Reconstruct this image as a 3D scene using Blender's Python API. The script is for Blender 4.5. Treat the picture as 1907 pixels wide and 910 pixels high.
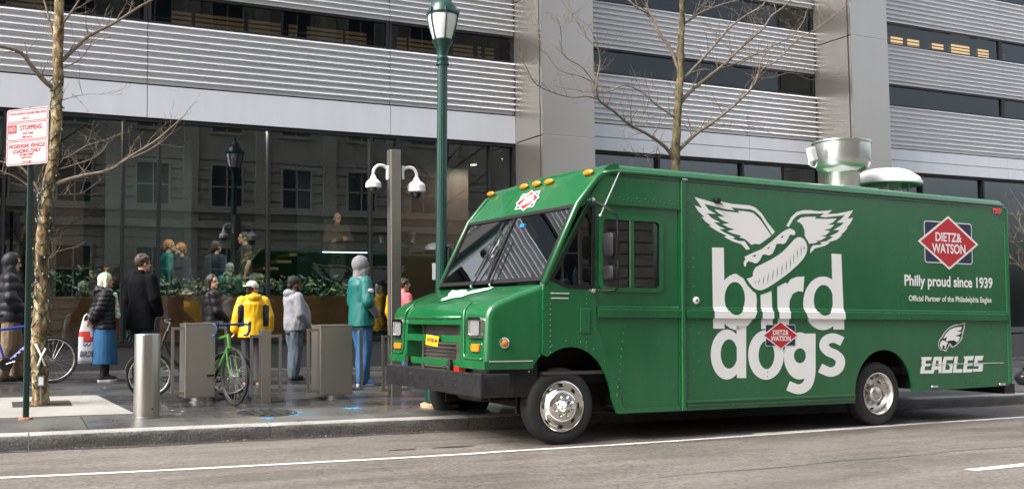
import bpy, bmesh, math, random
from mathutils import Matrix, Vector, noise, Euler
R_ = math.radians
for o in list(bpy.data.objects): bpy.data.objects.remove(o)
scene = bpy.context.scene
COL = scene.collection

# ------------------------------------------------------------------ camera
FPX, PITCH, ROLL, YAW, HC = 1900.0, R_(3.7), R_(-.65), R_(-27.0), 1.28
def cam_axes():
    cy, sy = math.cos(YAW), math.sin(YAW)
    fwd = Vector((-sy, cy, 0)); right = Vector((cy, sy, 0)); up = Vector((0, 0, 1))
    f2 = fwd*math.cos(PITCH) + up*math.sin(PITCH); u2 = up*math.cos(PITCH) - fwd*math.sin(PITCH)
    return (right*math.cos(ROLL) + u2*math.sin(ROLL), u2*math.cos(ROLL) - right*math.sin(ROLL), f2)
CR, CU, CF = cam_axes()
CAM = Vector((0, 0, HC))
cd = bpy.data.cameras.new('camera'); cam = bpy.data.objects.new('camera', cd); COL.objects.link(cam)
cd.sensor_width = 36; cd.lens = FPX/1907*36; cd.clip_start = .1; cd.clip_end = 2000
M = Matrix.Identity(4)
for i in range(3): M[i][0] = CR[i]; M[i][1] = CU[i]; M[i][2] = -CF[i]; M[i][3] = CAM[i]
cam.matrix_world = M
scene.camera = cam

# ------------------------------------------------------------------ sky, sun, exposure
SUN_EL, SUN_AZ = 46, 186       # azimuth: direction the light comes from, degrees from +X counter-clockwise
w = bpy.data.worlds.new('World'); scene.world = w; w.use_nodes = True
nt = w.node_tree; bg = nt.nodes['Background']
sky = nt.nodes.new('ShaderNodeTexSky'); sky.sky_type = 'NISHITA'; sky.sun_disc = False
sky.sun_elevation = R_(SUN_EL); sky.sun_rotation = R_(90 - SUN_AZ); sky.air_density = 1.0; sky.dust_density = 6.0; sky.ozone_density = 1.0
hs = nt.nodes.new('ShaderNodeHueSaturation'); hs.inputs['Saturation'].default_value = .40
nt.links.new(sky.outputs[0], hs.inputs['Color']); nt.links.new(hs.outputs[0], bg.inputs['Color'])
bg.inputs['Strength'].default_value = .15
sl = bpy.data.lights.new('sun', 'SUN'); sl.energy = 1.5; sl.angle = R_(35); sl.color = (1, .97, .93)
so = bpy.data.objects.new('sun', sl); COL.objects.link(so)
sd = Vector((math.cos(R_(SUN_EL))*math.cos(R_(SUN_AZ)), math.cos(R_(SUN_EL))*math.sin(R_(SUN_AZ)), math.sin(R_(SUN_EL))))
so.rotation_euler = (-sd).to_track_quat('-Z', 'Y').to_euler(); so.location = (0, 0, 60)
vs = scene.view_settings
vs.view_transform = 'Standard'; vs.look = 'None'; vs.gamma = 1; vs.exposure = 1.33; vs.use_curve_mapping = False
scene.render.resolution_x = 1024; scene.render.resolution_y = 488
scene.render.engine = 'CYCLES'
scene.cycles.max_bounces = 8; scene.cycles.transparent_max_bounces = 16; scene.cycles.caustics_reflective = False; scene.cycles.caustics_refractive = False

# ------------------------------------------------------------------ pixel <-> world helpers (photograph pixels)
def ray(px, py): return CF + CR*((px-953.5)/FPX) - CU*((py-455)/FPX)
def onY(px, py, Y): d = ray(px, py); return CAM + d*(Y/d.y)
def onX(px, py, X): d = ray(px, py); return CAM + d*(X/d.x)
GR, SL, YK, KH = -.02, .035, 10.95, .15     # street grade, pavement cross fall, kerb line, kerb height
def road_z(x, y): return GR*x
def walk_z(x, y): return KH + GR*x + SL*(y-YK)
def on_road(px, py):
    d = ray(px, py); t = -HC/(d.z - GR*d.x); return CAM + d*t
def on_walk(px, py):
    d = ray(px, py); t = (KH - SL*YK - HC)/(d.z - GR*d.x - SL*d.y); return CAM + d*t

# ------------------------------------------------------------------ mesh builder
class MB:
    def __init__(s): s.v = []; s.f = []; s.mi = []; s.cur = 0
    def add(s, vs, fs):
        n = len(s.v); s.v += [Vector(v) for v in vs]; s.f += [tuple(i+n for i in f) for f in fs]; s.mi += [s.cur]*len(fs); return s
    def box(s, a, b, M=None):
        (x0, y0, z0), (x1, y1, z1) = a, b
        vs = [Vector(p) for p in ((x0,y0,z0),(x1,y0,z0),(x1,y1,z0),(x0,y1,z0),(x0,y0,z1),(x1,y0,z1),(x1,y1,z1),(x0,y1,z1))]
        if M: vs = [M @ p for p in vs]
        return s.add(vs, [(0,3,2,1),(4,5,6,7),(0,1,5,4),(1,2,6,5),(2,3,7,6),(3,0,4,7)])
    def cbox(s, c, d, M=None): return s.box([c[i]-d[i]/2 for i in range(3)], [c[i]+d[i]/2 for i in range(3)], M)
    def rbox(s, c, d, r, seg=3, M=None, axis=2):
        # box with rounded vertical (axis) edges and a small chamfer on the caps
        o = [i for i in range(3) if i != axis]; hx, hy = d[o[0]]/2, d[o[1]]/2; h = d[axis]/2; r = min(r, hx*.99, hy*.99)
        ring = []
        for (sx, sy, a0) in ((1,1,0),(-1,1,90),(-1,-1,180),(1,-1,270)):
            for k in range(seg+1):
                a = R_(a0 + 90*k/seg); ring.append((sx*(hx-r)+r*math.cos(a), sy*(hy-r)+r*math.sin(a)))
        c2 = min(r*.4, h*.5); lv = [(-h, 1-c2/min(hx, hy)), (-h+c2, 1), (h-c2, 1), (h, 1-c2/min(hx, hy))]
        vs = []
        for (z, k) in lv:
            for (x, y) in ring:
                p = [0,0,0]; p[o[0]] = c[o[0]]+x*k; p[o[1]] = c[o[1]]+y*k; p[axis] = c[axis]+z; p = Vector(p); vs.append(M @ p if M else p)
        n = len(ring); fs = [tuple(range(n))[::-1]]
        for l in range(3):
            for i in range(n): fs.append((l*n+i, l*n+(i+1)%n, (l+1)*n+(i+1)%n, (l+1)*n+i))
        fs.append(tuple(range(3*n, 4*n))); return s.add(vs, fs)
    def tube(s, pts, rad, seg=8, cap=True, closed=False):
        pts = [Vector(p) for p in pts]; n = len(pts)
        if not isinstance(rad, (list, tuple)): rad = [rad]*n
        vs = []; prev = None
        for i, p in enumerate(pts):
            if closed: t = pts[(i+1) % n] - pts[i-1]
            else: t = pts[min(i+1, n-1)] - pts[max(i-1, 0)]
            if t.length < 1e-9: t = Vector((0,0,1))
            t.normalize()
            if prev is None: a = t.orthogonal().normalized()
            else: a = (prev - t*prev.dot(t)); a = a.normalized() if a.length > 1e-6 else t.orthogonal().normalized()
            prev = a; b = t.cross(a)
            for k in range(seg):
                an = 2*math.pi*k/seg; vs.append(p + (a*math.cos(an) + b*math.sin(an))*rad[i])
        fs = []
        for i in range(n if closed else n-1):
            j = (i+1) % n
            for k in range(seg): fs.append((i*seg+k, i*seg+(k+1)%seg, j*seg+(k+1)%seg, j*seg+k))
        if cap and not closed: fs.append(tuple(range(seg))[::-1]); fs.append(tuple(range((n-1)*seg, n*seg)))
        return s.add(vs, fs)
    def lathe(s, prof, seg=24, M=None, cap=True):
        # profile of (radius, z), about local z
        vs = []
        for (r, z) in prof:
            for k in range(seg):
                a = 2*math.pi*k/seg; p = Vector((r*math.cos(a), r*math.sin(a), z)); vs.append(M @ p if M else p)
        fs = []
        for i in range(len(prof)-1):
            for k in range(seg): fs.append((i*seg+k, i*seg+(k+1)%seg, (i+1)*seg+(k+1)%seg, (i+1)*seg+k))
        if cap: fs.append(tuple(range(seg))[::-1]); fs.append(tuple(range((len(prof)-1)*seg, len(prof)*seg)))
        return s.add(vs, fs)
    def prism(s, poly, f, depth):
        # poly in 2-D, f maps (a, b, depth) to 3-D ; simple outline
        n = len(poly); vs = [f(a, b, 0) for a, b in poly] + [f(a, b, depth) for a, b in poly]
        fs = [tuple(range(n)), tuple(range(2*n-1, n-1, -1))] + [(i, n+i, n+(i+1)%n, (i+1)%n) for i in range(n)]
        return s.add(vs, fs)
    def sphere(s, c, r, seg=12, rings=8, M=None):
        rr = r if isinstance(r, (list, tuple)) else (r, r, r); c = Vector(c); vs = []
        for i in range(rings+1):
            th = math.pi*i/rings
            for k in range(seg):
                a = 2*math.pi*k/seg; p = Vector((rr[0]*math.sin(th)*math.cos(a), rr[1]*math.sin(th)*math.sin(a), rr[2]*math.cos(th)))
                vs.append(c + (M @ p if M else p))
        fs = []
        for i in range(rings):
            for k in range(seg): fs.append((i*seg+k, (i+1)*seg+k, (i+1)*seg+(k+1)%seg, i*seg+(k+1)%seg))
        return s.add(vs, fs)
    def capsule(s, p, q, r1, r2, seg=10):
        p, q = Vector(p), Vector(q); d = q-p; L = d.length; d = d.normalized() if L > 1e-6 else Vector((0,0,1))
        pts, rad = [], []
        for k in range(4): a = R_(90*(k+.15)/4); pts.append(p - d*r1*math.cos(a)); rad.append(r1*math.sin(a))
        pts.append(p); rad.append(r1); pts.append(q); rad.append(r2)
        for k in range(3, -1, -1): a = R_(90*(k+.15)/4); pts.append(q + d*r2*math.cos(a)); rad.append(r2*math.sin(a))
        return s.tube(pts, rad, seg)
    def mesh(s, name, mats, M=None, smooth=False):
        me = bpy.data.meshes.new(name); vs = [M @ v for v in s.v] if M else s.v
        me.from_pydata([tuple(v) for v in vs], [], s.f)
        for m in (mats if isinstance(mats, (list, tuple)) else [mats]): me.materials.append(m)
        if any(s.mi): me.polygons.foreach_set('material_index', s.mi)
        me.validate(); me.update()
        if smooth is not False:
            me.polygons.foreach_set('use_smooth', [True]*len(me.polygons))
            if smooth is not True: set_sharp(me, smooth)
        return me
    def build(s, name, mats, parent=None, world=False, smooth=False, **tags):
        M = None
        if world and parent is not None: M = WM[root_of(parent)].inverted()
        o = bpy.data.objects.new(name, s.mesh(name, mats, M, smooth)); COL.objects.link(o)
        if parent is not None: o.parent = parent
        for k, v in tags.items(): o[k] = v
        return o
def set_sharp(me, deg):
    bm = bmesh.new(); bm.from_mesh(me); c = math.cos(R_(deg))
    for e in bm.edges:
        if len(e.link_faces) == 2 and e.link_faces[0].normal.dot(e.link_faces[1].normal) < c: e.smooth = False
    bm.to_mesh(me); bm.free()
WM = {}
def root_of(o):
    while o.parent is not None: o = o.parent
    return o
def thing(name, label, cat, loc=(0,0,0), rot=None, group=None, M=None):
    o = bpy.data.objects.new(name, None); COL.objects.link(o); o.empty_display_size = .2
    if M is None:
        M = Matrix.Translation(Vector(loc))
        if rot is not None: M = M @ Euler((0, 0, rot)).to_matrix().to_4x4()
    o.location = M.to_translation(); o.rotation_euler = M.to_euler(); WM[o] = M
    o['label'] = label; o['category'] = cat
    if group: o['group'] = group
    return o
def tag(o, label, cat, group=None):
    o['label'] = label; o['category'] = cat
    if group: o['group'] = group
    return o
def place(o, M): o.location = M.to_translation(); o.rotation_euler = M.to_euler(); WM[o] = M; return o
def copy_tree(o, parent=None):
    c = o.copy(); COL.objects.link(c); c.parent = parent
    for ch in list(o.children): copy_tree(ch, c)
    return c
def share(o, name, parent, offset):      # another piece sharing mesh data
    c = bpy.data.objects.new(name, o.data); COL.objects.link(c); c.parent = parent; c.location = offset; return c
def fill2d(loops):
    # triangulate an outline with holes; returns 2-D verts, faces
    bm = bmesh.new(); es = []
    for lp in loops:
        vs = [bm.verts.new((a, b, 0)) for a, b in lp]
        for i in range(len(vs)): es.append(bm.edges.new((vs[i], vs[(i+1) % len(vs)])))
    bmesh.ops.triangle_fill(bm, use_beauty=True, use_dissolve=False, edges=es)
    bm.verts.index_update(); V = [(v.co.x, v.co.y) for v in bm.verts]; F = []
    for f in bm.faces:
        ii = [v.index for v in f.verts]
        if f.normal.z < 0: ii.reverse()
        F.append(tuple(ii))
    bm.free(); return V, F
def plate(mb, loops, f, depth):
    # solid plate: outline with holes, f(a, b, d)
    V, F = fill2d(loops); n = len(V)
    mb.add([f(a, b, 0) for a, b in V], F)
    mb.add([f(a, b, depth) for a, b in V], [tuple(reversed(x)) for x in F])
    for lp in loops:
        m = len(lp); mb.add([f(a, b, 0) for a, b in lp] + [f(a, b, depth) for a, b in lp], [(i, (i+1)%m, m+(i+1)%m, m+i) for i in range(m)])
    return mb
def rrect(x0, y0, x1, y1, r, seg=4):
    out = []
    for (cx, cy, a0) in ((x1-r,y1-r,0),(x0+r,y1-r,90),(x0+r,y0+r,180),(x1-r,y0+r,270)):
        for k in range(seg+1): a = R_(a0+90*k/seg); out.append((cx+r*math.cos(a), cy+r*math.sin(a)))
    return out
def ellipse(cx, cy, rx, ry, n=32, a0=0, a1=360):
    return [(cx+rx*math.cos(R_(a0+(a1-a0)*k/n)), cy+ry*math.sin(R_(a0+(a1-a0)*k/n))) for k in range(n if a1-a0 == 360 else n+1)]
def spline(pts, n=6):
    # Catmull-Rom through points (any dimension)
    P = [Vector(p) for p in pts]; out = []
    for i in range(len(P)-1):
        a, b, c, d = P[max(i-1, 0)], P[i], P[i+1], P[min(i+2, len(P)-1)]
        for k in range(n):
            t = k/n; out.append(.5*((2*b) + (c-a)*t + (2*a-5*b+4*c-d)*t*t + (3*b-a-3*c+d)*t**3))
    out.append(P[-1]); return out
def stroke2d(pts, wd, n=6):
    P = spline([(a, b) for a, b in pts], n); L, Rr = [], []
    for i, p in enumerate(P):
        t = (P[min(i+1, len(P)-1)] - P[max(i-1, 0)]).normalized(); nn = Vector((-t.y, t.x)); k = wd/2
        L.append(tuple(p+nn*k)); Rr.append(tuple(p-nn*k))
    return L + Rr[::-1]
_fcache = {}
def text_loops(txt, size=1, bold=0.0, sx=1.0, shear=0.0, align='CENTER', spacing=1.0):
    # outlines of a text as filled triangles in 2-D (verts, faces), using Blender's built-in font
    cu = bpy.data.curves.new('t', 'FONT'); cu.body = txt; cu.size = size; cu.offset = bold; cu.shear = shear; cu.align_x = align; cu.align_y = 'CENTER'; cu.fill_mode = 'FRONT'; cu.resolution_u = 4; cu.space_character = spacing
    o = bpy.data.objects.new('t', cu); COL.objects.link(o)
    dg = bpy.context.evaluated_depsgraph_get(); me = o.evaluated_get(dg).to_mesh()
    V = [(v.co.x*sx, v.co.y) for v in me.vertices]; F = [tuple(p.vertices) for p in me.polygons]
    o.evaluated_get(dg).to_mesh_clear(); bpy.data.objects.remove(o); bpy.data.curves.remove(cu)
    return V, F

# ------------------------------------------------------------------ materials
def mat(name, col, rough=.5, metal=0.0, var=0.0, scale=8.0, bump=0.0, bscale=60.0, coat=0.0, spec=.5, aniso=None, col2=None, rvar=0.0, detail=4, stretch=None):
    m = bpy.data.materials.new(name); m.use_nodes = True; n = m.node_tree.nodes; L = m.node_tree.links; b = n['Principled BSDF']
    b.inputs['Base Color'].default_value = (*col, 1); b.inputs['Roughness'].default_value = rough; b.inputs['Metallic'].default_value = metal
    b.inputs['Specular IOR Level'].default_value = spec
    if coat: b.inputs['Coat Weight'].default_value = coat; b.inputs['Coat Roughness'].default_value = .06
    if var or bump or col2 or rvar:
        tc = n.new('ShaderNodeTexCoord'); src = tc.outputs['Object']
        if stretch:
            mp = n.new('ShaderNodeMapping'); mp.inputs['Scale'].default_value = stretch; L.new(src, mp.inputs[0]); src = mp.outputs[0]
    if var or col2 or rvar:
        nz = n.new('ShaderNodeTexNoise'); nz.inputs['Scale'].default_value = scale; nz.inputs['Detail'].default_value = detail; nz.inputs['Roughness'].default_value = .65; L.new(src, nz.inputs['Vector'])
        rp = n.new('ShaderNodeValToRGB'); rp.color_ramp.elements[0].position = .3; rp.color_ramp.elements[1].position = .7
        c2 = col2 if col2 else tuple(min(1, c*(1+var)) for c in col); c1 = col if col2 else tuple(c*(1-var) for c in col)
        rp.color_ramp.elements[0].color = (*c1, 1); rp.color_ramp.elements[1].color = (*c2, 1)
        L.new(nz.outputs['Fac'], rp.inputs[0]); L.new(rp.outputs[0], b.inputs['Base Color'])
        if rvar:
            mr = n.new('ShaderNodeMapRange'); mr.inputs['To Min'].default_value = max(.02, rough-rvar); mr.inputs['To Max'].default_value = min(1, rough+rvar)
            mr.inputs['From Min'].default_value = .3; mr.inputs['From Max'].default_value = .7
            L.new(nz.outputs['Fac'], mr.inputs['Value']); L.new(mr.outputs[0], b.inputs['Roughness'])
    if bump:
        nb = n.new('ShaderNodeTexNoise'); nb.inputs['Scale'].default_value = bscale; nb.inputs['Detail'].default_value = 3; L.new(src, nb.inputs['Vector'])
        bp = n.new('ShaderNodeBump'); bp.inputs['Strength'].default_value = bump; bp.inputs['Distance'].default_value = .01; L.new(nb.outputs['Fac'], bp.inputs['Height']); L.new(bp.outputs[0], b.inputs['Normal'])
    return m
def glass(name, tint, refl=.04, ior=1.5, rough=.0, wav=0.0):
    m = bpy.data.materials.new(name); m.use_nodes = True; n = m.node_tree.nodes; L = m.node_tree.links; n.remove(n['Principled BSDF'])
    tr = n.new('ShaderNodeBsdfTransparent'); tr.inputs[0].default_value = (*tint, 1)
    gl = n.new('ShaderNodeBsdfGlossy'); gl.inputs['Roughness'].default_value = rough; gl.inputs['Color'].default_value = (.95, .97, 1, 1)
    fr = n.new('ShaderNodeFresnel'); ge = n.new('ShaderNodeNewGeometry'); mr_ = n.new('ShaderNodeMapRange'); mr_.inputs['To Min'].default_value = ior; mr_.inputs['To Max'].default_value = 1/ior; L.new(ge.outputs['Backfacing'], mr_.inputs['Value']); L.new(mr_.outputs[0], fr.inputs['IOR'])
    ad = n.new('ShaderNodeMath'); ad.operation = 'ADD'; ad.inputs[1].default_value = refl; ad.use_clamp = True
    mx = n.new('ShaderNodeMixShader'); L.new(fr.outputs[0], ad.inputs[0]); L.new(ad.outputs[0], mx.inputs[0]); L.new(tr.outputs[0], mx.inputs[1]); L.new(gl.outputs[0], mx.inputs[2])
    if wav:
        tc = n.new('ShaderNodeTexCoord'); nb = n.new('ShaderNodeTexNoise'); nb.inputs['Scale'].default_value = .9; nb.inputs['Detail'].default_value = 1; L.new(tc.outputs['Object'], nb.inputs['Vector'])
        bp = n.new('ShaderNodeBump'); bp.inputs['Strength'].default_value = wav; bp.inputs['Distance'].default_value = .02; L.new(nb.outputs['Fac'], bp.inputs['Height']); L.new(bp.outputs[0], gl.inputs['Normal']); L.new(bp.outputs[0], fr.inputs['Normal'])
    L.new(mx.outputs[0], n['Material Output'].inputs[0]); return m
def emit(name, col, s):
    m = bpy.data.materials.new(name); m.use_nodes = True; b = m.node_tree.nodes['Principled BSDF']
    b.inputs['Base Color'].default_value = (*col, 1); b.inputs['Emission Color'].default_value = (*col, 1); b.inputs['Emission Strength'].default_value = s; return m
rnd = random.Random(7)
# ================================================================== SETTING: ground, road, kerb, pavement
def speck(name, c1, c2, rough, scale, bump, big=None, rvar=.1, rnd_obj=0.0, spec=.5):
    # stone or asphalt: fine grains of two colours, broad uneven patches, and a damp sheen that varies
    m = bpy.data.materials.new(name); m.use_nodes = True; n = m.node_tree.nodes; L = m.node_tree.links; b = n['Principled BSDF']
    b.inputs['Specular IOR Level'].default_value = spec
    tc = n.new('ShaderNodeTexCoord'); geo = n.new('ShaderNodeNewGeometry'); src = geo.outputs['Position']
    nz = n.new('ShaderNodeTexNoise'); nz.inputs['Scale'].default_value = scale; nz.inputs['Detail'].default_value = 6; nz.inputs['Roughness'].default_value = .8; L.new(src, nz.inputs['Vector'])
    rp = n.new('ShaderNodeValToRGB'); rp.color_ramp.elements[0].position = .36; rp.color_ramp.elements[1].position = .64
    rp.color_ramp.elements[0].color = (*c1, 1); rp.color_ramp.elements[1].color = (*c2, 1); L.new(nz.outputs['Fac'], rp.inputs[0]); col = rp.outputs[0]
    if big:
        n2 = n.new('ShaderNodeTexNoise'); n2.inputs['Scale'].default_value = big[0]; n2.inputs['Detail'].default_value = 5; n2.inputs['Roughness'].default_value = .6
        mp = n.new('ShaderNodeMapping'); mp.inputs['Scale'].default_value = big[2]; L.new(src, mp.inputs[0]); L.new(mp.outputs[0], n2.inputs['Vector'])
        r2 = n.new('ShaderNodeMapRange'); r2.inputs['From Min'].default_value = .3; r2.inputs['From Max'].default_value = .7; r2.inputs['To Min'].default_value = 1-big[1]; r2.inputs['To Max'].default_value = 1+big[1]; L.new(n2.outputs['Fac'], r2.inputs['Value'])
        mu = n.new('ShaderNodeMix'); mu.data_type = 'RGBA'; mu.blend_type = 'MULTIPLY'; mu.inputs[0].default_value = 1; L.new(col, mu.inputs[6]); L.new(r2.outputs[0], mu.inputs[7]); col = mu.outputs[2]
        r3 = n.new('ShaderNodeMapRange'); r3.inputs['From Min'].default_value = .35; r3.inputs['From Max'].default_value = .65; r3.inputs['To Min'].default_value = max(.05, rough-rvar); r3.inputs['To Max'].default_value = min(1, rough+rvar); L.new(n2.outputs['Fac'], r3.inputs['Value']); L.new(r3.outputs[0], b.inputs['Roughness'])
    else: b.inputs['Roughness'].default_value = rough
    if rnd_obj:
        oi = n.new('ShaderNodeObjectInfo'); r4 = n.new('ShaderNodeMapRange'); r4.inputs['To Min'].default_value = 1-rnd_obj; r4.inputs['To Max'].default_value = 1+rnd_obj; L.new(oi.outputs['Random'], r4.inputs['Value'])
        m2 = n.new('ShaderNodeMix'); m2.data_type = 'RGBA'; m2.blend_type = 'MULTIPLY'; m2.inputs[0].default_value = 1; L.new(col, m2.inputs[6]); L.new(r4.outputs[0], m2.inputs[7]); col = m2.outputs[2]
    L.new(col, b.inputs['Base Color'])
    nb = n.new('ShaderNodeTexNoise'); nb.inputs['Scale'].default_value = scale*.8; nb.inputs['Detail'].default_value = 4; L.new(src, nb.inputs['Vector'])
    bp = n.new('ShaderNodeBump'); bp.inputs['Strength'].default_value = bump; bp.inputs['Distance'].default_value = .006; L.new(nb.outputs['Fac'], bp.inputs['Height']); L.new(bp.outputs[0], b.inputs['Normal'])
    return m
m_asphalt = speck('asphalt', (.070,.061,.053), (.215,.190,.166), .55, 26, .9, (1.3, .20, (.35, 1.6, 1)), .14)
m_ground = speck('far ground', (.1,.1,.1), (.16,.16,.15), .8, 10, .2)
m_paver = speck('wet dark granite', (.032,.033,.035), (.070,.070,.071), .23, 120, .06, (.9, .35, (.6, 1.2, 1)), .17, .25)
m_strip = speck('damp grey granite', (.055,.055,.053), (.125,.122,.117), .34, 110, .18, (1.1, .22, (1, 1, 1)), .14, .1)
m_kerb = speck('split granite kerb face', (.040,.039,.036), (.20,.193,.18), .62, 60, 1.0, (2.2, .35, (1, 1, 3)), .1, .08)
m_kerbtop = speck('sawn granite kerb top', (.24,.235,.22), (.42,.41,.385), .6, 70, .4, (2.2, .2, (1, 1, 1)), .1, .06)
m_pad = speck('pale concrete', (.25,.24,.225), (.36,.345,.32), .6, 50, .15, (1.5, .10, (1, 1, 1)), .1)
m_paint = speck('road paint', (.60,.59,.55), (.78,.77,.73), .5, 40, .4, (6, .10, (1, 1, 1)), .1)
m_bluepaint = mat('blue spray paint', (.05,.30,.62), .5, var=.3, scale=30)
m_iron = mat('cast iron', (.05,.048,.045), .45, .6, var=.4, scale=60, bump=.3, bscale=80)
m_dirt = mat('dark soil', (.03,.024,.018), .9, var=.4, scale=30, bump=.6, bscale=50)
m_stain = mat('oil stain', (.055,.048,.043), .28, var=.4, scale=9)
m_white = mat('white litter', (.75,.74,.70), .6)

def sheet(x0, x1, y0, y1, zf, nx=1, ny=1, off=0.0):
    mb = MB(); vs = []
    for j in range(ny+1):
        for i in range(nx+1):
            x = x0+(x1-x0)*i/nx; y = y0+(y1-y0)*j/ny; vs.append((x, y, zf(x, y)+off))
    mb.add(vs, [(j*(nx+1)+i, j*(nx+1)+i+1, (j+1)*(nx+1)+i+1, (j+1)*(nx+1)+i) for j in range(ny) for i in range(nx)]); return mb
ground = sheet(-600, 600, -600, 600, lambda x, y: -13.0).build('ground', m_ground); ground['kind'] = 'structure'
road = sheet(-160, 220, -11.0, YK+.06, road_z, 20, 2).build('road', m_asphalt); road['kind'] = 'structure'
walk = sheet(-40, 120, YK+.05, 18.5, walk_z, 8, 2, -.035).build('pavement', m_strip); walk['kind'] = 'structure'
mb = sheet(-160, 220, -16.5, -11.0, lambda x, y: GR*x+.15, 8, 1)
fw_ = mb.build('pavement_across_the_street', m_strip); fw_['kind'] = 'structure'
# kerb stones
kerb = bpy.data.objects.new('kerb', None); COL.objects.link(kerb); kerb['kind'] = 'structure'
KX0 = on_walk(52, 800).x; KX1 = on_walk(497, 787).x; KP = KX1-KX0
def kerb_stone(x0, x1, seed):
    mb = MB(); nx, nf, g = 26, 5, .004; vs = []
    prof = [(0.0, -.20), (0.0, -.10), (-.004, -.055), (.0, -.012), (.012, 0.0), (.10, .0035), (.175, .006), (.175, -.2)]
    for i in range(nx+1):
        x = x0+g+(x1-x0-2*g)*i/nx; e = min(1, min(i, nx-i)/1.5)
        for k, (dy, dz) in enumerate(prof):
            nn = noise.noise(Vector((x*6+seed*9, dz*14+dy*9, seed))); y = YK+dy; z = walk_z(x, YK)+dz
            if k in (1, 2): y += nn*.010 - (1-e)*(-.004)
            if k in (2, 3): z += nn*.004
            if k in (3, 4): y += nn*.006+(1-e)*.006; z += -abs(nn)*.004-(1-e)*.004
            vs.append((x, y, z))
    n = len(prof); fs = [(i*n+k, (i+1)*n+k, (i+1)*n+k+1, i*n+k+1) for i in range(nx) for k in range(n-1)]
    fs += [tuple(range(n))[::-1], tuple(range(nx*n, nx*n+n))]
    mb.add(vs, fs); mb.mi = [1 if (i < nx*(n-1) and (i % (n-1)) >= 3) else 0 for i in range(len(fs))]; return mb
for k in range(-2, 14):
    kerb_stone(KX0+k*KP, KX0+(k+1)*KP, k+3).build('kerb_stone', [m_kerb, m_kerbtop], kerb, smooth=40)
# granite strip behind the kerb, then rows of dark wet pavers
def slab(mb, x0, x1, y0, y1, t=.04, b=.004):
    zz = lambda x, y, o: walk_z(x, y)+o
    vs = [(x0, y0, zz(x0,y0,-t)), (x1, y0, zz(x1,y0,-t)), (x1, y1, zz(x1,y1,-t)), (x0, y1, zz(x0,y1,-t)),
          (x0, y0, zz(x0,y0,-b)), (x1, y0, zz(x1,y0,-b)), (x1, y1, zz(x1,y1,-b)), (x0, y1, zz(x0,y1,-b)),
          (x0+b, y0+b, zz(x0+b,y0+b,0)), (x1-b, y0+b, zz(x1-b,y0+b,0)), (x1-b, y1-b, zz(x1-b,y1-b,0)), (x0+b, y1-b, zz(x0+b,y1-b,0))]
    return mb.add(vs, [(0,1,5,4),(1,2,6,5),(2,3,7,6),(3,0,4,7),(4,5,9,8),(5,6,10,9),(6,7,11,10),(7,4,8,11),(8,9,10,11)])
STRIP1 = YK+1.30
ref = None; L_ = 1.52
for k in range(-3, 17):
    x0 = KX0+.55+k*L_
    if ref is None: ref = slab(MB(), x0+.004, x0+L_-.004, YK+.18, STRIP1-.004).build('strip_slab', m_strip, walk); rx = x0
    else: share(ref, 'strip_slab', walk, (x0-rx, 0, GR*(x0-rx)))
pad_x0, pad_x1 = -3.2, on_walk(225, 752).x; pad_y0, pad_y1 = STRIP1, STRIP1+3*.68
PW, PD = 1.36, .68; ref = None; row = 0; yy = STRIP1
while yy + PD < 18.1:
    for k in range(-4, 11):
        x0 = .4*PW*(row % 2) + k*PW
        if yy < pad_y1-.1 and x0+PW < pad_x1-.2: continue
        if x0 > 12.5: continue
        dz = rnd.uniform(-.0015, .0015)
        if ref is None: ref = slab(MB(), x0+.003, x0+PW-.003, yy+.003, yy+PD-.003).build('paver', m_paver, walk); rx, ry = x0, yy
        else: share(ref, 'paver', walk, (x0-rx, yy-ry, GR*(x0-rx)+SL*(yy-ry)+dz))
    yy += PD; row += 1
# the rest of the pavement, behind the lorry and out of view
sheet(12.7, 120, STRIP1, 18.5, walk_z, 4, 1, -.004).build('paving_sheet', m_paver, walk)
sheet(-40, -4.5, STRIP1, 18.5, walk_z, 4, 1, -.004).build('paving_sheet', m_paver, walk)
sheet(-4.6, 12.75, yy+.004, 18.5, walk_z, 4, 1, -.001).build('edge_course', m_strip, walk)
# pale concrete tree pad with a soil pit
tb = on_walk(75, 753)
pit = (tb.x-.30, tb.y-.28, tb.x+.34, tb.y+.34)
mb = MB(); plate(mb, [[(pad_x0, pad_y0+.004), (on_walk(248, 768).x, pad_y0+.004), (on_walk(182, 738).x, pad_y1), (pad_x0, pad_y1)], [(pit[0], pit[1]), (pit[2], pit[1]), (pit[2], pit[3]), (pit[0], pit[3])]],
      lambda a, b, d: Vector((a, b, walk_z(a, b)+.008-d)), .05)
mb.build('concrete_pad', m_pad, walk)
sheet(pit[0]-.02, pit[2]+.02, pit[1]-.02, pit[3]+.02, walk_z, 6, 6, .003).build('soil_bed', m_dirt, walk)
# road markings
ln = [(-260, 898), (0, 889.4), (320, 874.6), (640, 857.9), (840, 846.8), (960, 838.9), (1160, 827), (1360, 813.6), (1560, 799.7), (1760, 785.5), (1907, 776.2)]
P = [on_road(*p) for p in ln]; P.append(P[-1] + (P[-1]-P[-2]).normalized()*60)
P = spline(P, 8)
def ribbon(P, wd, off, zf=road_z, jag=.004):
    vs = []
    for i, p in enumerate(P):
        t = (P[min(i+1, len(P)-1)] - P[max(i-1, 0)]); t.z = 0; t.normalize(); nn = Vector((-t.y, t.x, 0))
        for sgn in (-1, 1):
            q = p + nn*(sgn*wd/2 + rnd.uniform(-jag, jag)); vs.append((q.x, q.y, zf(q.x, q.y)+off))
    return MB().add(vs, [(2*i, 2*i+2, 2*i+3, 2*i+1) for i in range(len(P)-1)])
o = ribbon(P, .088, .004).build('edge_line', m_paint); o['kind'] = 'structure'
a, b = on_road(1806, 875.2), on_road(1907, 865); d = (b-a).normalized()
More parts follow.
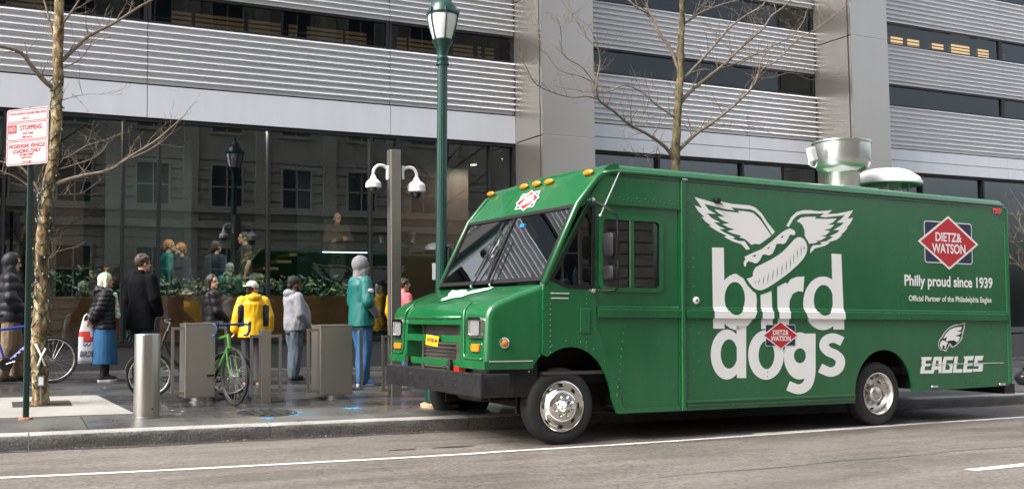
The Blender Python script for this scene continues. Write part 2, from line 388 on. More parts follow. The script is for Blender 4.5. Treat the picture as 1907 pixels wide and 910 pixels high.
o = ribbon([a, a+d*.08, a+d*1.0, a+d*2.0, a+d*3.0], .115, .004).build('lane_dash', m_paint); o['kind'] = 'structure'
o = ribbon([a-d*12.1, a-d*11.0, a-d*10.0, a-d*9.1], .115, .004).build('lane_dash', m_paint); o['kind'] = 'structure'
gp = [Vector((KX0-6+.35*k, YK-.055-.02*math.sin(k*.7), 0)) for k in range(110)]
m_gutter = speck('damp gutter', (.035,.030,.026), (.11,.098,.088), .36, 40, .8, (3, .3, (1, 1, 1)), .14)
ribbon(gp, .13, .0035, jag=.03).build('gutter_damp', m_gutter, road)
a2, b2 = on_road(1690, 848), on_road(1907, 829); d2 = (b2-a2).normalized()
ribbon([a2-d2*3+Vector((0, .03*math.sin(k*1.3), 0))+d2*.35*k for k in range(24)], .012, .003, jag=.004).build('tar_seam', m_stain, road)
def blot(c, rx, ry, zf, off, seed, n=28, k=.35):
    r = random.Random(seed); vs = [(c[0], c[1], zf(c[0], c[1])+off)]
    for i in range(n):
        a = 2*math.pi*i/n; q = 1 + k*noise.noise(Vector((math.cos(a)*1.7, math.sin(a)*1.7, seed))) + r.uniform(-.06, .06)
        x, y = c[0]+rx*q*math.cos(a), c[1]+ry*q*math.sin(a); vs.append((x, y, zf(x, y)+off))
    return MB().add(vs, [(0, 1+i, 1+(i+1) % n) for i in range(n)])
for s_, (px, py, rx, ry) in enumerate([(748, 837, .16, .035), (842, 832, .22, .05), (1105, 850, .5, .05)][:2]):
    c = on_road(px, py); blot((c.x, c.y), rx, ry, road_z, .003, s_+3.3).build('oil_stain', m_stain, road)
for s_, (px, py, rx, ry) in enumerate([(478, 763, .20, .05), (545, 768, .17, .045), (562, 772, .2, .02), (498, 779, .07, .05), (655, 760, .12, .06)]):
    c = on_walk(px, py); blot((c.x, c.y), rx, ry, walk_z, .003, s_+9.1, k=.9).build('spray_mark', m_bluepaint, walk)
for s_, (px, py) in enumerate([(321, 764), (336, 771), (340, 766), (330, 773), (195, 722)]):
    c = on_walk(px, py); blot((c.x, c.y), .014, .02, walk_z, .004, s_+.7).build('dropping', m_white, walk)
for s_, (px, py) in enumerate([(1755, 750), (1858, 744)]):
    c = on_road(px, py); mb = MB(); M = Matrix.Translation((c.x, c.y, road_z(c.x, c.y)+.012)) @ Euler((.1, .05, s_)).to_matrix().to_4x4()
    mb.rbox((0,0,0), (.14,.08,.02), .02, M=M); tag(mb.build('crumpled_wrapper', m_white), ['white wrapper scrap in the gutter behind the truck, nearer the rear wheel', 'white wrapper scrap in the gutter below the truck tail, farther right'][s_], 'litter')
# leaf litter and grit along the gutter
lm = MB(); rl_ = random.Random(8)
for k in range(420):
    x = rl_.uniform(-1.5, 6.2) if k < 330 else rl_.uniform(11, 16); y = YK-.01-abs(rl_.gauss(0, .035)); z = road_z(x, y)+.006; a = rl_.uniform(0, 6.28); s_ = rl_.uniform(.006, .020); dz_ = rl_.uniform(0, .008)
    lm.cur = rl_.choice((0, 0, 1)); lm.add([(x, y, z), (x+s_*math.cos(a), y+s_*math.sin(a), z+dz_), (x+s_*1.3*math.cos(a+.7), y+s_*1.3*math.sin(a+.7), z+.003), (x+s_*math.cos(a+1.4), y+s_*math.sin(a+1.4), z+dz_*.5)], [(0, 1, 2, 3)])
o = lm.build('leaf_litter', [mat('brown leaf scraps', (.16,.075,.03), .8, var=.4, scale=30), mat('pale grit', (.34,.30,.25), .8)]); o['kind'] = 'stuff'; o['label'] = 'brown leaf scraps and grit lying along the gutter'; o['category'] = 'litter'
# manhole cover
c = on_walk(497, 768); t = thing('manhole_cover', 'round cast iron manhole cover set in the pavement near the kerb', 'manhole cover', (c.x, c.y, walk_z(c.x, c.y)))
tilt = Matrix(((1,0,0),(0,1,0),(GR,SL,1))).to_4x4()
MB().lathe([(.0,.004),(.29,.004),(.30,.002),(.30,-.01)], 40, tilt, cap=False).build('cover_plate', m_iron, t)
mb = MB(); mb.lathe([(.31,-.01),(.31,.006),(.345,.006),(.35,.002),(.35,-.01)], 40, tilt, cap=False); mb.build('rim', m_iron, t)
for k in range(5):
    x = -.2+.1*k; h = math.sqrt(max(0, .27**2-x*x)); MB().box((x-.02, -h, .002), (x+.02, h, .012), tilt).build('grip_bar', m_iron, t)
# ================================================================== MAIN BUILDING
YF = 18.2
m_alu = mat('brushed aluminium louvre', (.76,.775,.81), .34, .42, var=.05, scale=2, stretch=(.2, 1, 6))
m_fascia = mat('pale metallic panel', (.68,.705,.75), .40, .12, var=.035, scale=1.6, coat=.1, stretch=(2, 1, .3))
m_steel = mat('stainless cladding', (.44,.415,.385), .30, .85, var=.05, scale=1.0, stretch=(1, 1, .12), rvar=.05)
m_dark = mat('dark bronze frame', (.022,.023,.026), .4, .3)
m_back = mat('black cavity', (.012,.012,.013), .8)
m_knee = speck('dark granite knee wall', (.045,.046,.048), (.085,.086,.088), .35, 80, .08, (1.0, .15, (1, 1, 1)), .1)
m_glass = glass('shopfront glass', (.58,.68,.70), .05, 1.5, 0, .03)
m_glass2 = glass('strip window glass', (.40,.50,.52), .0, 1.5, 0, .05)
m_seam = mat('light trim', (.66,.66,.66), .35, .6)
main = thing('office_building', 'modern office building clad in silver louvres above a tall glass shopfront', 'building', (9.3, YF, .2))
def wb(name, m, *boxes, parent=main, smooth=False):
    mb = MB()
    for a, b in boxes: mb.box(a, b)
    return mb.build(name, m, parent, world=True, smooth=smooth)
Z_KNEE, Z_GT, Z_B0, Z_B1 = .80, 4.62, 4.63, 5.185
LB = [(5.22, 6.27), (6.84, 7.82), (8.42, 9.46), (10.05, 11.1)]        # louvre bands
WB_ = [(6.27, 6.84), (7.82, 8.42), (9.46, 10.05)]                     # strip windows
P1 = (9.35, 10.52); P2 = (17.45, 18.61); YP = 17.0
bays = [(-6.5, P1[0], [-6.5, -2.11, 2.29, 6.68, P1[0]]), (P1[1], P2[0], [P1[1], 15.35, P2[0]]), (P2[1], 30.0, [P2[1], 24.15, 30.0])]
# slat profile (out, z) for a pitch of 1
def slat_mesh(x0, x1, pitch):
    prof = [(.0, pitch), (-.062, pitch*.99), (-.094, pitch*.73), (-.098, pitch*.67), (-.090, pitch*.635), (-.040, pitch*.60), (-.030, pitch*.50), (-.027, pitch*.25), (-.026, pitch*.0), (0, pitch*.0)]
    return MB().prism(prof, lambda a, b, d: Vector((x0+(x1-x0)*d, YF+a, b)), 1)
for (bx0, bx1, seams) in bays:
    for i in range(len(seams)-1):
        x0, x1 = seams[i]+.006, seams[i+1]-.006
        for bi, (z0, z1) in enumerate(LB):
            n = 9 if bi < 3 else 3; pitch = (z1-z0)/9; ref = None
            if bi == 3 : continue
            for k in range(n):
                if ref is None:
                    mb = slat_mesh(x0, x1, pitch)
                    for v in mb.v: v.z += z0
                    ref = mb.build('louvre_slat', m_alu, main, world=True, smooth=38)
                else: share(ref, 'louvre_slat', main, (0, 0, k*pitch))
        # pale fascia panels (one deep row left of the first pillar, two rows with a seam elsewhere)
        if bx0 < 0: rows = [(Z_B0, Z_B1)]
        else: rows = [(Z_B0, 4.90), (4.915, Z_B1)]
        for (z0, z1) in rows:
            mb = MB().box((x0, YF-.075, z0), (x1, YF+.02, z1)); mb.build('fascia_panel', m_fascia, main, world=True)
    # black ledge under the louvres, head of the shopfront
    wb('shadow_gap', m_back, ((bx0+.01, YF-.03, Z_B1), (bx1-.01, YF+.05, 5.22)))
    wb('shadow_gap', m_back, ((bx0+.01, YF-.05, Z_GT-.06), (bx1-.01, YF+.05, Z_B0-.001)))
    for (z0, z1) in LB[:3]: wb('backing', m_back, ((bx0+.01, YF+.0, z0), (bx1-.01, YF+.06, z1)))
    # strip windows: sill, head and jamb frames, panes
    for wi, (z0, z1) in enumerate(WB_):
        xs = [seams[0], seams[-1]] if bx0 == P1[1] else list(seams)
        for i in range(len(xs)-1):
            x0, x1 = xs[i], xs[i+1]
            fr = MB(); fr.box((x0+.004, YF-.01, z0+.004), (x1-.004, YF+.09, z0+.055)); fr.box((x0+.004, YF-.01, z1-.05), (x1-.004, YF+.09, z1-.004))
            fr.box((x0+.004, YF-.008, z0+.056), (x0+.06, YF+.088, z1-.051)); fr.box((x1-.06, YF-.008, z0+.056), (x1-.004, YF+.088, z1-.051))
            f = fr.build('window', m_dark, main, world=True)
            MB().box((x0+.061, YF+.035, z0+.056), (x1-.061, YF+.041, z1-.051)).build('pane', m_glass2, f, world=True)
# roof mass above and behind, so that the sky stays off the rooms
wb('upper_wall', m_alu, ((-6.5, YF+.02, 10.05), (30, YF+9, 22)))
wb('return_wall', m_alu, ((-7.0, YF-.02, .2), (-6.52, YF+9, 22)), ((30.02, YF-.02, -.6), (30.5, YF+9, 22)))
# pillars clad in steel panels
for (x0, x1) in (P1, P2):
    zz = [-.5, 2.4, 4.64, 7.5, 10.4, 13.4]
    if x0 > 12: zz = [-.5, 2.2, 4.62, 7.5, 10.4, 13.4]
    pc = wb('pillar', m_dark, ((x0+.03, YP+.03, -.6), (x1-.03, YF+.6, 13.4)))
    for i in range(len(zz)-1):
        a, b = zz[i]+.012, zz[i+1]-.012
        MB().box((x0+.004, YP, a), (x1, YP+.028, b)).build('cladding_panel', m_steel, pc, world=True)
        MB().box((x0, YP+.11, a), (x0+.028, YF-.02, b)).build('cladding_panel', m_steel, pc, world=True)
        MB().box((x0, YP+.004, a), (x0+.028, YP+.075, b)).build('cladding_panel', m_steel, pc, world=True)
        MB().box((x1-.028, YP+.03, a), (x1-.001, YF-.02, b)).build('cladding_panel', m_steel, pc, world=True)
    for z in zz[1:-1]: MB().box((x0+.012, YP+.010, z-.010), (x1-.004, YP+.03, z+.010)).build('joint_trim', m_seam, pc, world=True)
    MB().box((x0+.006, YF-.10, 0), (x0+.024, YF-.04, 13.3)).build('corner_trim', m_seam, pc, world=True)
# knee wall and shopfront
wb('knee_wall', m_knee, ((-6.5, YF-.02, -.4), (P1[0]-.01, YF+.25, Z_KNEE-.03)))
wb('knee_cap', m_dark, ((-6.5, YF-.05, Z_KNEE-.03), (P1[0]-.01, YF+.2, Z_KNEE+.03)))
wb('knee_wall', m_knee, ((P1[1]+.01, YF-.02, -.6), (P2[0]-.01, YF+.25, .55)), ((P2[1]+.01, YF-.02, -.8), (30, YF+.25, .5)))
MX = [-6.4, -3.6, -1.6, .13, 1.93, 2.51, 4.38, 6.30, 6.84, 8.80, P1[0]-.03]
for x in MX:
    t_ = .045 if abs(x-6.84) > .1 else .07
    wb('mullion', m_dark, ((x-t_/2, YF-.06, Z_KNEE+.031), (x+t_/2, YF+.12, Z_GT-.061)))
for i in range(len(MX)-1):
    wb('pane', m_glass, ((MX[i]+.03, YF+.028, Z_KNEE+.031), (MX[i+1]-.03, YF+.036, Z_GT-.061)))
for (a, b, n) in ((P1[1], P2[0], 3), (P2[1], 30, 5)):
    for k in range(n):
        x0 = a+(b-a)*k/n; x1 = a+(b-a)*(k+1)/n
        wb('mullion', m_dark, ((x0+.0, YF-.06, .551), (x0+.05, YF+.12, Z_GT-.061)))
        wb('pane', m_glass, ((x0+.055, YF+.028, .551), (x1-.005, YF+.036, Z_GT-.061)))
# rooms behind the glass
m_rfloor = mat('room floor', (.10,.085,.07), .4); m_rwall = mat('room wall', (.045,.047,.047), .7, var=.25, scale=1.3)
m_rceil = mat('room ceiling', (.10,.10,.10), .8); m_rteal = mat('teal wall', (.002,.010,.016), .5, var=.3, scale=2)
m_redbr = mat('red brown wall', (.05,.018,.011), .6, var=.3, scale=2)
room = bpy.data.objects.new('room', None); COL.objects.link(room); room['kind'] = 'structure'
def rm(name, m, *boxes):
    mb = MB()
    for a, b in boxes: mb.box(a, b)
    return mb.build(name, m, room)
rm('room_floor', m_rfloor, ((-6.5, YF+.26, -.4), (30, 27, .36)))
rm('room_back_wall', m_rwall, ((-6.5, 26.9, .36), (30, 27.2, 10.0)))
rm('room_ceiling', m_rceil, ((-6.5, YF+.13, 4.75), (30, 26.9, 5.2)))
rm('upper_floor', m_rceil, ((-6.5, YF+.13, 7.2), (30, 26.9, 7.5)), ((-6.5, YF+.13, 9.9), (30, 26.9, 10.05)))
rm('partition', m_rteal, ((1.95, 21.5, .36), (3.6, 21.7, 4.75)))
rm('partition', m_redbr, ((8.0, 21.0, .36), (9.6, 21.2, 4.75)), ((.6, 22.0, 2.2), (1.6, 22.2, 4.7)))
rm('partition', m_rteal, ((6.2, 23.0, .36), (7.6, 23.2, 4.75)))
# lit strips behind the upper windows: blinds with lamps behind
m_warm = emit('warm lamp glow', (1.0, .42, .17), 2.4); m_warm2 = emit('dim warm lamp glow', (.9, .42, .20), .11); m_slat = mat('blind board', (.05,.05,.05), .6)
def blinds(x, z0, wd, n, m, nm, y=YF+.42):
    g = MB()
    for k in range(n): z = z0+.085*k; g.box((x, y, z), (x+wd, y+.015, z+.05))
    return g.build(nm, m, room)
for (x, wd, n, z) in ((20.52, .42, 3, 7.99), (21.12, .42, 3, 7.99), (22.03, .42, 3, 7.98), (22.76, .70, 4, 7.95), (23.80, .42, 4, 7.93)):
    blinds(x, z, wd, n, m_warm, 'lit_blind')
for (x, wd, n, z) in ((-.6, .6, 4, 6.36), (.1, .9, 4, 6.36), (2.75, .34, 4, 6.36), (3.16, .85, 4, 6.36), (4.1, .6, 4, 6.36), (4.85, .16, 4, 6.36), (5.2, .7, 4, 6.36), (5.95, .42, 4, 6.36), (7.0, .2, 4, 6.36), (7.25, .7, 4, 6.36), (8.2, .45, 4, 6.36), (8.75, .08, 4, 6.36), (8.92, .2, 4, 6.36), (16.0, .3, 3, 7.95), (17.0, .12, 4, 7.95), (24.6, .3, 4, 7.9)):
    blinds(x, z, wd, n, m_warm2, 'dim_blind')
rm('blind_backing', m_slat, ((-6.5, YF+.5, 6.2), (30, YF+.56, 7.1)), ((-6.5, YF+.5, 7.52), (30, YF+.56, 8.6)), ((-6.5, YF+.5, 9.3), (30, YF+.56, 9.88)))
# ceiling downlights by the pillar; the rest are added unseen lamps brightening the planters
m_down = emit('downlight', (1, .78, .45), 6)
for i, (px, py, yy_) in enumerate([(940, 297, 20.0), (882, 308, 20.5), (735, 262, 18.5), (600, 254, 18.5), (470, 246, 18.5), (330, 236, 18.5), (170, 226, 18.5)]):
    p = onY(px, py, yy_); p.z = min(p.z, 4.70) if i < 2 else 4.715
    t = thing('downlight', ['lit ceiling downlight inside the shopfront, nearest the first pillar', 'lit ceiling downlight inside the shopfront, second from the first pillar'][i] if i < 2 else 'added hidden fill lamp inside the glass above the planters, %s' % ['behind the lamp post', 'above the man with folded arms', 'above the yellow jacket', 'above the young woman', 'behind the left tree'][i-2], 'ceiling light', (p.x, p.y, 4.75))
    MB().lathe([(.09, 0), (.09, p.z-4.75+.03), (.075, p.z-4.75+.03)], 16, cap=False).build('housing', m_dark, t)
    ld = bpy.data.lights.new('downlight_or_fill_lamp', 'AREA'); ld.shape = 'DISK'; ld.size = .14; ld.energy = 30 if i < 2 else 48; ld.color = (1, .82, .6); lo = bpy.data.objects.new('downlight_or_fill_lamp', ld); COL.objects.link(lo); lo.parent = t; lo.location = (0, 0, p.z-4.75-.01)
    MB().lathe([(.0, p.z-4.75+.012), (.072, p.z-4.75+.012)], 16, cap=False).build('lamp', m_down, t)
# ------------------------------------------------------------------ opposite side of the street (seen only as reflections)
m_stone = speck('limestone', (.33,.31,.26), (.46,.43,.37), .8, 6, .1, (.4, .12, (1, 1, 1)), .05)
m_stone2 = speck('tan stone', (.24,.22,.185), (.36,.33,.28), .8, 6, .1, (.4, .12, (1, 1, 1)), .05)
m_owin = mat('dark far window', (.02,.03,.04), .1)
def across(name, label, x0, x1, y, h, m, fx, fz, ww, wh, ledge, face=1):
    t = thing(name, label, 'building', ((x0+x1)/2, y, GR*(x0+x1)/2))
    MB().box((x0, y-14, -2), (x1, y, h)).build('wall', m, t, world=True)
    nx = int((x1-x0)/fx); nz = int(h/fz); ref = None; r0 = None
    for j in range(nz):
        for i in range(nx):
            xc = x0+(i+.5)*fx; zc = 2.2+j*fz
            if ref is None:
                ref = MB().box((xc-ww/2, y+.004, zc), (xc+ww/2, y+.075, zc+wh)).build('window', m_owin, t, world=True); r0 = (xc, zc)
                fr = MB().box((xc-ww/2-.15, y+.002, zc-.15), (xc+ww/2+.15, y+.12, zc-.002)).build('window_sill', m, t, world=True)
            else: share(ref, 'window', t, (xc-r0[0], 0, zc-r0[1])); share(fr, 'window_sill', t, (xc-r0[0], 0, zc-r0[1]))
    # pilasters, rusticated courses and pale window frames
    for i in range(nx+1):
        xc = x0+i*fx; MB().box((xc-.35, y+.001, -1), (xc+.35, y+.22, h-.6)).build('pilaster', m, t, world=True)
    zc = .6; rf = None
    while zc < 9.5:
        if rf is None: rf = MB().box((x0, y+.0005, zc), (x1, y+.07, zc+.42)).build('stone_course', m, t, world=True); zr0 = zc
        else: share(rf, 'stone_course', t, (0, 0, zc-zr0))
        zc += .5
    wf = None
    for j in range(min(nz, 4)):
        for i in range(nx):
            xc = x0+(i+.5)*fx; zc = 2.2+j*fz
            if wf is None: wf = MB().box((xc-.04, y+.076, zc), (xc+.04, y+.10, zc+wh)).box((xc-ww/2, y+.031, zc+wh*.55), (xc+ww/2, y+.10, zc+wh*.55+.07)).box((xc-ww/2-.1, y+.071, zc-.02), (xc-ww/2, y+.16, zc+wh+.1)).box((xc+ww/2, y+.071, zc-.02), (xc+ww/2+.1, y+.16, zc+wh+.1)).box((xc-ww/2-.1, y+.071, zc+wh), (xc+ww/2+.1, y+.17, zc+wh+.12)).build('window_frame', m, t, world=True); q0 = (xc, zc)
            else: share(wf, 'window_frame', t, (xc-q0[0], 0, zc-q0[1]))
    for z in ledge: MB().box((x0-.1, y+.001, z), (x1+.1, y+.35, z+.35)).build('string_course', m, t, world=True)
    return t
across('limestone_building', 'tall limestone building across the street, mirrored in the shopfront glass', -2, 26, -16.5, 26, m_stone, 3.6, 4.2, 1.5, 2.4, (5.6, 6.4, 13.8, 25.6))
across('stone_building', 'tan stone building across the street, mirrored at the left of the shopfront', -34, -4.5, -16.5, 22, m_stone2, 3.2, 3.9, 1.3, 2.1, (4.9, 12.6, 21.6))
# ================================================================== FOOD TRUCK  (local x: front to back, y: near side to far side, z: up)
DT = R_(1.2)
TA = Vector((5.2245, 9.1762, -.1045))
eu = Vector((math.cos(DT), math.sin(DT), GR)).normalized(); ev = Vector((-math.sin(DT), math.cos(DT), 0)); ew = eu.cross(ev)
TM = Matrix.Identity(4)
for i in range(3): TM[i][0] = eu[i]; TM[i][1] = ev[i]; TM[i][2] = ew[i]; TM[i][3] = TA[i]
TI = TM.inverted()
def tray(px, py): d = ray(px, py); return TI @ CAM, TI.to_3x3() @ d
def ts(px, py, v=0.0): o, d = tray(px, py); p = o + d*((v-o.y)/d.y); return (p.x, p.z)
def tf(px, py, u): o, d = tray(px, py); p = o + d*((u-o.x)/d.x); return (p.y, p.z)
def tpl(px, py, P0, n): o, d = tray(px, py); return o + d*((Vector(P0)-o).dot(n)/d.dot(n))
W = 2.66
def paint(name, col):
    m = mat(name, col, .26, 0, var=.08, scale=1.3, coat=.5, bump=.10, bscale=1.7, rvar=.05, stretch=(1, 1, .45)); return m
m_green = paint('green vehicle paint', (.005,.106,.029))
def dust(m, col, amt):
    # dried rain streaks and dust: a thin paler film with its own vertical shapes
    n = m.node_tree.nodes; L = m.node_tree.links; b = n['Principled BSDF']; old = b.inputs['Base Color'].links[0].from_socket
    tc = n.new('ShaderNodeTexCoord'); mp = n.new('ShaderNodeMapping'); mp.inputs['Scale'].default_value = (9, 9, .8); L.new(tc.outputs['Object'], mp.inputs[0])
    nz = n.new('ShaderNodeTexNoise'); nz.inputs['Scale'].default_value = 1.0; nz.inputs['Detail'].default_value = 7; nz.inputs['Roughness'].default_value = .7; L.new(mp.outputs[0], nz.inputs['Vector'])
    mr = n.new('ShaderNodeMapRange'); mr.inputs['From Min'].default_value = .48; mr.inputs['From Max'].default_value = .78; mr.inputs['To Max'].default_value = amt; L.new(nz.outputs['Fac'], mr.inputs['Value'])
    mx = n.new('ShaderNodeMix'); mx.data_type = 'RGBA'; mx.inputs[7].default_value = (*col, 1); L.new(mr.outputs[0], mx.inputs[0]); L.new(old, mx.inputs[6]); L.new(mx.outputs[2], b.inputs['Base Color'])
dust(m_green, (.05,.13,.07), .25)
m_blk = mat('black rubber', (.009,.009,.010), .6, spec=.3); m_blackpaint = mat('worn black paint', (.016,.016,.017), .42, .2, var=.5, scale=14, bump=.1, bscale=40)
m_tyre = mat('tyre rubber', (.014,.014,.014), .72, var=.35, scale=12, bump=.2, bscale=60)
m_chrome = mat('chrome', (.80,.79,.76), .10, 1.0, var=.06, scale=9, rvar=.06); m_alloy = mat('dull wheel steel', (.62,.60,.56), .30, 1.0, var=.2, scale=10, rvar=.08)
m_amber = mat('amber lens', (.85,.22,.01), .2, coat=.5); m_red = mat('red lens', (.65,.012,.008), .2, coat=.5)
m_lens = mat('headlamp lens', (.42,.44,.45), .10, .5, bump=.4, bscale=120, coat=.6)
m_vinyl = mat('white vinyl', (.80,.80,.80), .35); m_navy = mat('navy vinyl', (.012,.014,.05), .35); m_redv = mat('red vinyl', (.47,.012,.022), .35)
m_inner = mat('cab lining', (.045,.046,.047), .8); m_seatm = mat('black seat cloth', (.015,.015,.016), .85)
m_ws = glass('windscreen glass', (.45,.52,.53), .30, 1.5, 0, .08); m_side = glass('side window glass', (.42,.46,.46), .05, 1.5)
m_shell = mat('spun aluminium', (.62,.62,.61), .26, .9, var=.07, scale=5, stretch=(1,1,.2)); m_whitepaint = mat('white enamel', (.78,.78,.77), .35)
m_under = mat('grimy chassis', (.010,.009,.008), .8); m_rad = mat('radiator fins', (.19,.17,.15), .5, .5); m_plate = mat('orange yellow plate', (.88,.42,.012), .4); m_paper = mat('paper', (.72,.74,.75), .7)
m_pet = mat('clear bottle plastic', (.45,.58,.56), .15); m_silverv = mat('silver vinyl', (.55,.57,.57), .35)
truck = thing('food_truck', 'green step van food truck with winged hot dog and bird dogs lettering', 'food truck', M=TM)
def tb_(name, m, mb, parent=truck, smooth=False, **k): return mb.build(name, m, parent, smooth=smooth, **k)
SV = lambda v0: (lambda a, b, d: Vector((a, v0+d, b)))
ROOFW = 2.84
BELT = [(1.435, 0), (1.425, .012), (1.405, .012), (1.395, .030), (1.315, .030), (1.305, 0)]
def belt_off(wv):
    for (w1, o1), (w0, o0) in zip(BELT, BELT[1:]):
        if w0 <= wv <= w1: return o0+(o1-o0)*(wv-w0)/(w1-w0)
    return 0
arch_f = ellipse(.10, .36, .52, .645, 18, 155, 8); arch_r = ellipse(4.66, .41, .505, .53, 18, 180, 0)
door = [(.40, 2.50), (1.50, 2.50), (1.50, .36), (.75, .36), (.66, .72), (.42, 1.22)][::-1]
qwin = [ts(*p) for p in ((1027, 520), (1057, 534), (1105, 536), (1106, 384), (1096, 381))]
cab = [(-.20, 1.70), (-.23, 1.60), (-.23, .93)] + [p for p in arch_f if p[0] > -.22] + [(.68, .30), (1.53, .30), (1.53, ROOFW), (.50, ROOFW)]
mb = MB(); plate(mb, [cab, door, qwin], SV(0), .03); tb_('cab_side', m_green, mb)
# sliding door with its two-pane window
dwin = [ts(*p) for p in ((1121, 536), (1231, 536), (1230, 412), (1121, 407))]
du0, du1 = dwin[0][0], dwin[1][0]; dw0, dw1 = dwin[0][1], dwin[2][1]
mb = MB(); plate(mb, [[(a*.998+.001, b) for a, b in door], rrect(du0, dw0, du1, dw1, .06)], SV(.014), .03); dr = tb_('sliding_door', m_green, mb)
mb = MB(); plate(mb, [rrect(du0-.035, dw0-.035, du1+.035, dw1+.035, .08), rrect(du0+.012, dw0+.012, du1-.012, dw1-.012, .055)], SV(-.004), .016); tb_('window_frame', m_green, mb, dr)
mb = MB(); plate(mb, [rrect(du0+.002, dw0+.002, du1-.002, dw1-.002, .058), rrect(du0+.022, dw0+.022, du1-.022, dw1-.022, .05)], SV(.013), .02); tb_('window_seal', m_blk, mb, dr)
dm = ts(1178, 470)[0]
mb = MB().box((dm-.022, .006, dw0+.01), (dm+.022, .034, dw1-.01)); tb_('window_bar', m_green, mb, dr)
mb = MB().box((dm-.034, .008, dw0+.01), (dm-.023, .03, dw1-.01)); tb_('bar_trim', m_chrome, mb, dr)
for (a, b) in ((du0+.008, dm-.035), (dm+.023, du1-.008)): tb_('pane', m_side, MB().box((a, .022, dw0+.008), (b, .027, dw1-.008)), dr)
# quarter window: rubber seal and pane
cx = sum(p[0] for p in qwin)/5; cz = sum(p[1] for p in qwin)/5
def shrink(poly, d):
    out = []; n = len(poly)
    for i in range(n):
        p0, p1, p2 = Vector(poly[i-1]), Vector(poly[i]), Vector(poly[(i+1) % n]); a = (p1-p0).normalized(); b = (p2-p1).normalized()
        n1 = Vector((-a.y, a.x)); n2 = Vector((-b.y, b.x)); k = (n1+n2); k = k/(max(.25, k.dot(n1))); out.append(tuple(p1+k*d))
    return out
area = sum(qwin[i-1][0]*qwin[i][1]-qwin[i][0]*qwin[i-1][1] for i in range(5)); sg = 1 if area > 0 else -1
mb = MB(); plate(mb, [shrink(qwin, -.014*sg), shrink(qwin, .022*sg)], SV(-.006), .03); qs = tb_('quarter_window', m_blk, mb)
mb = MB(); plate(mb, [shrink(qwin, .012*sg)], SV(.010), .005); tb_('pane', m_side, mb, qs)
# cargo side
cargo = [(1.57, .30), (4.155, .30), (4.155, .41)] + arch_r[1:-1] + [(5.165, .41), (7.03, .44), (7.03, ROOFW), (1.57, ROOFW)]
mb = MB(); plate(mb, [cargo], SV(0), .03); tb_('cargo_side', m_green, mb)
tb_('corner_post', m_green, MB().rbox((1.55, -.002, 1.57), (.055, .05, 2.54), .018), smooth=40)
tb_('corner_post', m_green, MB().rbox((7.055, .035, 1.66), (.085, .11, 2.40), .035), smooth=40)
tb_('rear_wall', m_green, MB().box((7.04, .09, .44), (7.08, W-.05, ROOFW)))
mb = MB(); plate(mb, [[(-.20, 1.70), (.5, ROOFW), (7.03, ROOFW), (7.03, .44), (5.17, .41)] + arch_r[1:-1][::-1] + [(4.155, .3), (.68, .3)] + [p for p in arch_f if p[0] > -.22][::-1] + [(-.23, .93), (-.23, 1.6)],
     [(-.05, 1.66), (.30, 2.36), (1.2, 2.36), (1.2, 1.66)]], SV(W-.03), .03); far = tb_('far_side', m_green, mb)
mb = MB(); plate(mb, [[(-.06, 1.65), (.295, 2.37), (1.21, 2.37), (1.21, 1.65)]], SV(W-.02), .005); tb_('pane', m_side, mb, far)
# belt moulding and rub rails
for (a, b) in ((.43, 1.515), (1.585, 7.0)):
    mb = MB().prism([(-o, z) for z, o in BELT]+[(.004, 1.305), (.004, 1.435)], lambda p, q, d, a=a, b=b: Vector((a+(b-a)*d, p+(.014 if a < 1 else 0), q)), 1); tb_('belt_moulding', m_green, mb, smooth=35)
for (z, h, o) in ((.395, .028, .02), (.352, .022, .014)): tb_('rub_rail', m_green, MB().rbox((2.86, -.004, z), (2.55, o*2, h), .006, axis=0))
tb_('rub_rail', m_silverv, MB().box((5.50, -.006, .742), (6.92, .002, .752)))
tb_('drip_rail', m_green, MB().box((.43, -.016, 2.515), (1.52, .002, 2.535)))
# roof
def roofsec(k=1):
    nr = [(.0, 2.82), (.0, 2.865), (.012, 2.905), (.04, 2.94), (.085, 2.96), (.14, 2.966)]
    return nr + [(W*.3, 2.995), (W*.5, 3.0), (W*.7, 2.995)] + [(W-a, b) for a, b in nr[::-1]]
sec = roofsec(); mb = MB(); vs = []; us = [(.585, -.035), (.64, -.008), (.72, 0), (1.6, 0), (5, 0), (6.98, 0), (7.03, -.012), (7.06, -.045)]
for u, dz in us:
    for a, b in sec: vs.append((u, a + (0 if u < 7 else (W/2-a)*.006), max(2.82, b+dz)))
n = len(sec); mb.add(vs, [(i*n+k, (i+1)*n+k, (i+1)*n+k+1, i*n+k+1) for i in range(len(us)-1) for k in range(n-1)] + [tuple(range(n))[::-1], tuple(range((len(us)-1)*n, len(us)*n))]); tb_('roof', m_green, mb, smooth=45)
tb_('roof_rail', m_green, MB().tube([(.50, -.002, 2.845), (.62, -.008, 2.872), (1.2, -.008, 2.876), (7.0, -.008, 2.876)], .020, 8), smooth=True)
tb_('rail_seam', m_silverv, MB().box((1.54, -.03, 2.845), (1.60, -.015, 2.856)))
